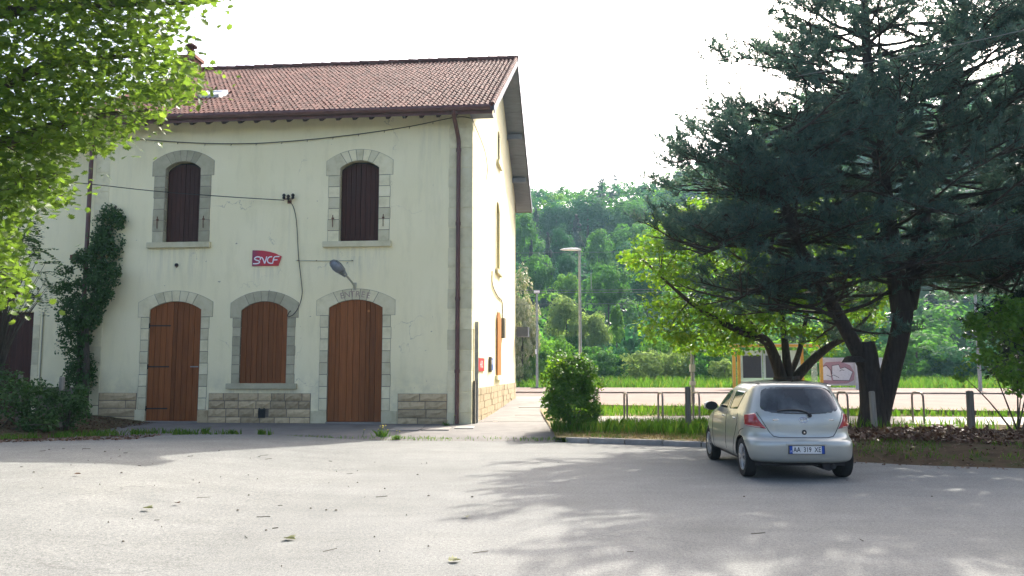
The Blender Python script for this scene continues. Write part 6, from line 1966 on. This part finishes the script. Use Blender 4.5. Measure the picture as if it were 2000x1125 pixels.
# ------------------------------------------------------------------ far side: bushes, trees on the hill, the wood
def crown_variant(name, kind, mat, seed, nc=46, per=58, size=0.062):
    rg = np.random.default_rng(seed)
    d = rg.normal(0, 1, (nc, 3)); d /= np.linalg.norm(d, axis=1, keepdims=True)
    if kind == 'round':
        c = d * np.array([0.40, 0.40, 0.36]) * rg.uniform(0.55, 1.0, (nc, 1)) + np.array([0, 0, 0.56]); r_ = rg.uniform(0.09, 0.16, nc)
    elif kind == 'tall':
        c = d * np.array([0.34, 0.34, 0.44]) * rg.uniform(0.5, 1.0, (nc, 1)) + np.array([0, 0, 0.52]); r_ = rg.uniform(0.08, 0.15, nc)
    elif kind == 'cone':
        z = rg.uniform(0.03, 0.97, nc); a = rg.uniform(0, 6.28, nc); w = 0.42 * (1 - z) ** 0.7 * np.clip(z * 6, 0.4, 1)
        c = np.stack([np.cos(a) * w, np.sin(a) * w, z], 1); r_ = 0.06 + 0.07 * (1 - z)
    elif kind == 'bush':
        c = d * np.array([0.44, 0.44, 0.40]) * rg.uniform(0.5, 1.0, (nc, 1)) + np.array([0, 0, 0.46]); c[:, 2] = np.abs(c[:, 2]); r_ = rg.uniform(0.08, 0.15, nc)
    else:                              # layered conifer
        z = rg.uniform(0.08, 0.98, nc); a = rg.uniform(0, 6.28, nc); w = 0.40 * (1 - z) ** 0.85 * rg.uniform(0.5, 1.05, nc)
        c = np.stack([np.cos(a) * w, np.sin(a) * w, z], 1); r_ = 0.04 + 0.06 * (1 - z)
    C = np.repeat(c, per, 0); Rr = np.repeat(r_, per)
    dd = rg.normal(0, 1, (len(C), 3)); dd /= np.linalg.norm(dd, axis=1, keepdims=True)
    P = C + dd * (Rr * rg.uniform(0.3, 1, len(C)) ** 0.4)[:, None] * np.array([1, 1, 0.75 if kind != 'conifer' else 0.5])
    oc = (P - np.array([0, 0, 0.42])) / np.array([0.42, 0.42, 0.45])
    V, k_, fc = leaves(P, dd * 0.35 + oc * 0.9 + np.array([0, 0, 0.25]), rg.uniform(size * 0.6, size * 1.3, len(P)), T_DIAMOND, 0.3, rg)
    return np_mesh(name, V, k_, mat, faces=fc)
CV = {}
for k, kind, mat, sd_ in (('round_mid', 'round', 'wood_leaf_a', 1), ('round_fresh', 'round', 'wood_leaf_c', 2), ('round_deep', 'round', 'wood_leaf_b', 3), ('tall_mid', 'tall', 'wood_leaf_a', 4), ('tall_deep', 'tall', 'wood_leaf_b', 5), ('feathery', 'tall', 'wood_leaf_d', 6), ('cone_fresh', 'cone', 'wood_leaf_c', 7), ('conifer', 'conifer', 'wood_needle', 8), ('bush_mid', 'bush', 'wood_leaf_a', 9), ('bush_pale', 'bush', 'wood_leaf_d', 10), ('bush_fresh', 'bush', 'wood_leaf_c', 11), ('acacia', 'tall', 'blossom', 12), ('bush_deep', 'bush', 'wood_leaf_b', 13)):
    CV[k] = crown_variant('crown_' + k, kind, M[mat], sd_, 64 if kind in ('bush',) else 58, 105, 0.046 if kind != 'conifer' else 0.04)
trunk_me = MB().tube([(0, 0, -0.1), (0, 0, 0.4), (0.01, 0, 0.7)], [0.028, 0.02, 0.006], 7).mesh('trunk', smooth=True); trunk_me.materials.append(M['branch'])
def far_tree(name, label, u, v_top, wpx, d_, kind, group, cat='tree', hmin=3.0):
    p = at(u, 700, d_)
    zb = far_h(p.x, d_)
    zt = at(u, v_top, d_).z
    h = max(zt - zb, hmin)
    zb = zt - h
    w = wpx / F * d_ / 0.92
    r_ = thing(name, label, cat, (p.x, d_, zb), random.random() * 6, group)
    hc = min(h, 1.15 * w) if kind.startswith('round') else min(h, 1.5 * w) if kind in ('tall_mid', 'tall_deep', 'feathery') else h
    c = link('crown', CV[kind], r_, (0, 0, h - hc)); c.scale = (w, w, hc)
    t_ = link('trunk', trunk_me, r_); t_.scale = (w, w, h)
    return r_
G1, G2 = 'trees on the wooded hillside', 'bushes beyond the far platform'
placed = [
 ('hill_tree', 'round light green tree mid slope right of the tall lamp post', 1190, 506, 92, 108, 'round_mid'),
 ('hill_tree', 'bright narrow cone shaped tree between two bushes', 1205, 590, 58, 84, 'cone_fresh'),
 ('hill_tree', 'small rounded tree just left of the tall lamp head', 1108, 492, 46, 122, 'round_deep'),
 ('hill_tree', 'small fresh green tree below the tall lamp head', 1110, 528, 56, 112, 'round_fresh'),
 ('hill_conifer', 'dark pointed conifer beside the gable on the hillside', 1071, 448, 44, 138, 'conifer'),
 ('hill_conifer', 'tall dark conifer above the tall lamp head', 1129, 415, 56, 168, 'conifer'),
 ('hill_conifer', 'dark conifer at the skyline just right of the roof', 1048, 402, 36, 182, 'conifer'),
 ('hill_conifer', 'small dark conifer left of the tall lamp post', 1038, 462, 34, 130, 'conifer'),
 ('hill_tree', 'tall pale green tree on the slope against the gable', 1025, 412, 60, 160, 'tall_mid'),
 ('hill_tree', 'broad green tree low on the slope against the gable', 1047, 492, 84, 120, 'round_mid'),
 ('acacia_tree', 'acacia covered in cream blossom beside the gable', 1020, 526, 84, 65, 'acacia'),
 ('hill_tree', 'feathery grey green tree behind the tall lamp post', 1108, 564, 105, 82, 'feathery'),
 ('hill_tree', 'second feathery tree lower down beside the cone shaped tree', 1160, 600, 80, 80, 'feathery'),
 ('hill_tree', 'deep green tree right of the round light green tree', 1266, 518, 74, 112, 'round_deep'),
 ('hill_tree', 'broad tree crown highest on the skyline', 1150, 379, 100, 190, 'round_deep'),
 ('hill_tree', 'skyline tree crown right of the highest one', 1226, 386, 105, 190, 'round_mid'),
 ('hill_tree', 'skyline tree crown left of the highest one', 1088, 389, 76, 188, 'round_deep'),
 ('hill_tree', 'large light green crown on the upper slope near the conifer', 1240, 426, 116, 160, 'round_mid'),
 ('hill_tree', 'mid green crown above the round light green tree', 1172, 444, 70, 148, 'tall_mid'),
 ('hill_tree', 'fresh crown on the slope just left of the conifer branches', 1284, 440, 70, 150, 'round_fresh'),
 ('hill_tree', 'deep green crown mid slope below the upper light crown', 1222, 470, 70, 140, 'tall_deep'),
 ('hill_tree', 'tall deep green tree between two dark conifers', 1098, 435, 60, 150, 'tall_deep'),
 ('hill_tree', 'deep green skyline crown touching the conifer', 1300, 390, 80, 195, 'tall_deep'),
]
for (nm, lab, u, v, w, d_, k) in placed:
    far_tree(nm, lab, u, v, w, d_, k, G1, 'tree')
bushes = [
 ('round pale green bush right of the cone shaped tree', 1253, 668, 92, 70, 'bush_pale'), ('broad bush behind the tall lamp post foot', 1160, 664, 100, 71, 'bush_mid'),
 ('small dark bush below the cone shaped tree', 1209, 662, 44, 73, 'bush_deep'), ('fresh green bush at the foot of the blossoming acacia', 1040, 640, 80, 68, 'bush_fresh'),
 ('low fresh bush right of the slim lamp post', 1085, 640, 70, 74, 'bush_fresh'), ('pale bush left of the spotlight post', 1322, 668, 80, 71, 'bush_pale'),
 ('mid green bush behind the spotlight post', 1385, 662, 90, 70, 'bush_mid'), ('pale feathery bush left of the yellow shelter', 1415, 690, 60, 67, 'bush_pale'),
 ('bright bush above the pale bushes left of the lime tree', 1290, 634, 80, 78, 'bush_fresh'), ('fresh green bush behind the yellow shelter', 1530, 640, 130, 76, 'bush_fresh'),
 ('mid green bush behind the graffiti wall', 1650, 650, 110, 74, 'bush_mid'), ('broad mid green bush right of the conifer trunks', 1790, 640, 130, 72, 'bush_mid'),
 ('dark bush at the far platform beside the grey pole', 1860, 660, 110, 70, 'bush_deep'), ('dark bush at the right behind the evergreen', 1960, 640, 140, 72, 'bush_deep'),
 ('fresh bush between conifer trunks and graffiti wall', 1715, 668, 60, 70, 'bush_fresh'), ('grey green bush left of the blossoming acacia foot', 1018, 690, 50, 66, 'bush_pale'),
 ('deep green bush behind the tall lamp post halfway up', 1120, 640, 70, 79, 'bush_mid'),
]
for (lab, u, v, w, d_, k) in bushes:
    far_tree('bush', lab, u, v, w, d_, k, G2, 'bush', 1.5)
# the rest of the wood, one mass
V_all = {'wood_leaf_a': [], 'wood_leaf_b': [], 'wood_leaf_c': [], 'wood_needle': []}
rgw = np.random.default_rng(5)
spots = []
for gy in np.arange(84, 255, 7.5):
    for gx in np.arange(-12, 165, 7.5):
        x, y = gx + rgw.uniform(-3, 3), gy + rgw.uniform(-3, 3)
        if abs(x / y) > 0.75 or x / y < -0.02: continue
        spots.append((x, y))
for (x, y) in spots:
    zb = far_h(x, y); h = rgw.uniform(7, 11) if y > 100 else rgw.uniform(4, 7); w = rgw.uniform(3.4, 5.2)
    vt = 725 - (zb + h - EYE) / y * F
    if any(abs(x / y - (u_ - 1000) / F) < (w_ / 2 + 12) / F and y < d_ + 3 and vt < v_ + w_ * (0.85 if _k.startswith('round') else 1.1) for (_n, _l, u_, v_, w_, d_, _k) in placed): continue
    key = rgw.choice(list(V_all), p=[0.36, 0.32, 0.17, 0.15])
    nc, per = 18, 24
    d = rgw.normal(0, 1, (nc, 3)); d[:, 2] = np.abs(d[:, 2]) * 0.9; d[:, 1] -= 0.3; d /= np.linalg.norm(d, axis=1, keepdims=True)
    if key == 'wood_needle':
        zz = rgw.uniform(0.1, 1, nc); a = rgw.uniform(0, 6.28, nc)
        c = np.stack([x + np.cos(a) * 2.6 * (1 - zz), y + np.sin(a) * 2.6 * (1 - zz), zb + zz * h * 1.15], 1)
    else:
        c = np.array([x, y, zb + h * 0.45]) + d * np.array([w * 0.8, w * 0.8, h * 0.5])
    C = np.repeat(c, per, 0)
    dd = rgw.normal(0, 1, (len(C), 3)); dd /= np.linalg.norm(dd, axis=1, keepdims=True)
    P = C + dd * np.array([1.2, 1.2, 0.9]) * rgw.uniform(0.3, 1, (len(C), 1)) * (1 if key != 'wood_needle' else 0.7)
    oc = (P - np.array([x, y, zb + h * 0.4])) / np.array([w, w, h * 0.55])
    Vv, k_, _ = leaves(P, dd * 0.35 + oc * 0.9 + np.array([0, 0, 0.25]), rgw.uniform(0.45, 0.9, len(P)), T_DIAMOND, 0.3, rgw)
    V_all[key].append(Vv)
for i, key in enumerate(V_all):
    me = np_mesh('hillside_wood', np.concatenate(V_all[key]), 4, M[key])
    tag(link('hillside_wood', me), ('massed mid green crowns covering the hillside', 'massed deep green crowns covering the hillside', 'massed fresh green crowns covering the hillside', 'scattered dark conifer crowns on the hillside')[i], None, None, 'stuff')
# tall grass beyond the far platform
x, y = scatter(16000, -1, 45, 57, 69, lambda a, b: line_y(a, 61.6) < b and a / b < 0.68)
grass('meadow_grass', 'bright tall grass behind the far platform', x, y, lambda a, b: max(far_h(a, b), 0.1 if b < 64 else -9), 0.45, 1.0, 0.10, 'grass', 0.4)

print('objects', len(bpy.data.objects))

# the air between here and the hill
m = bpy.data.materials.new('pale summer haze')
m.use_nodes = True
nt = m.node_tree
nt.nodes.remove(nt.nodes['Principled BSDF'])
pv = nt.nodes.new('ShaderNodeVolumePrincipled')
pv.inputs['Color'].default_value = (0.48, 0.82, 1.0, 1)
pv.inputs['Density'].default_value = 0.00026
pv.inputs['Anisotropy'].default_value = 0.3
nt.links.new(pv.outputs[0], nt.nodes['Material Output'].inputs['Volume'])
o = MB().box(-500, 500, -215, 720, -2.2, 130).build('haze', m)
tag(o, 'thin pale haze lying over the valley', None, None, 'stuff')
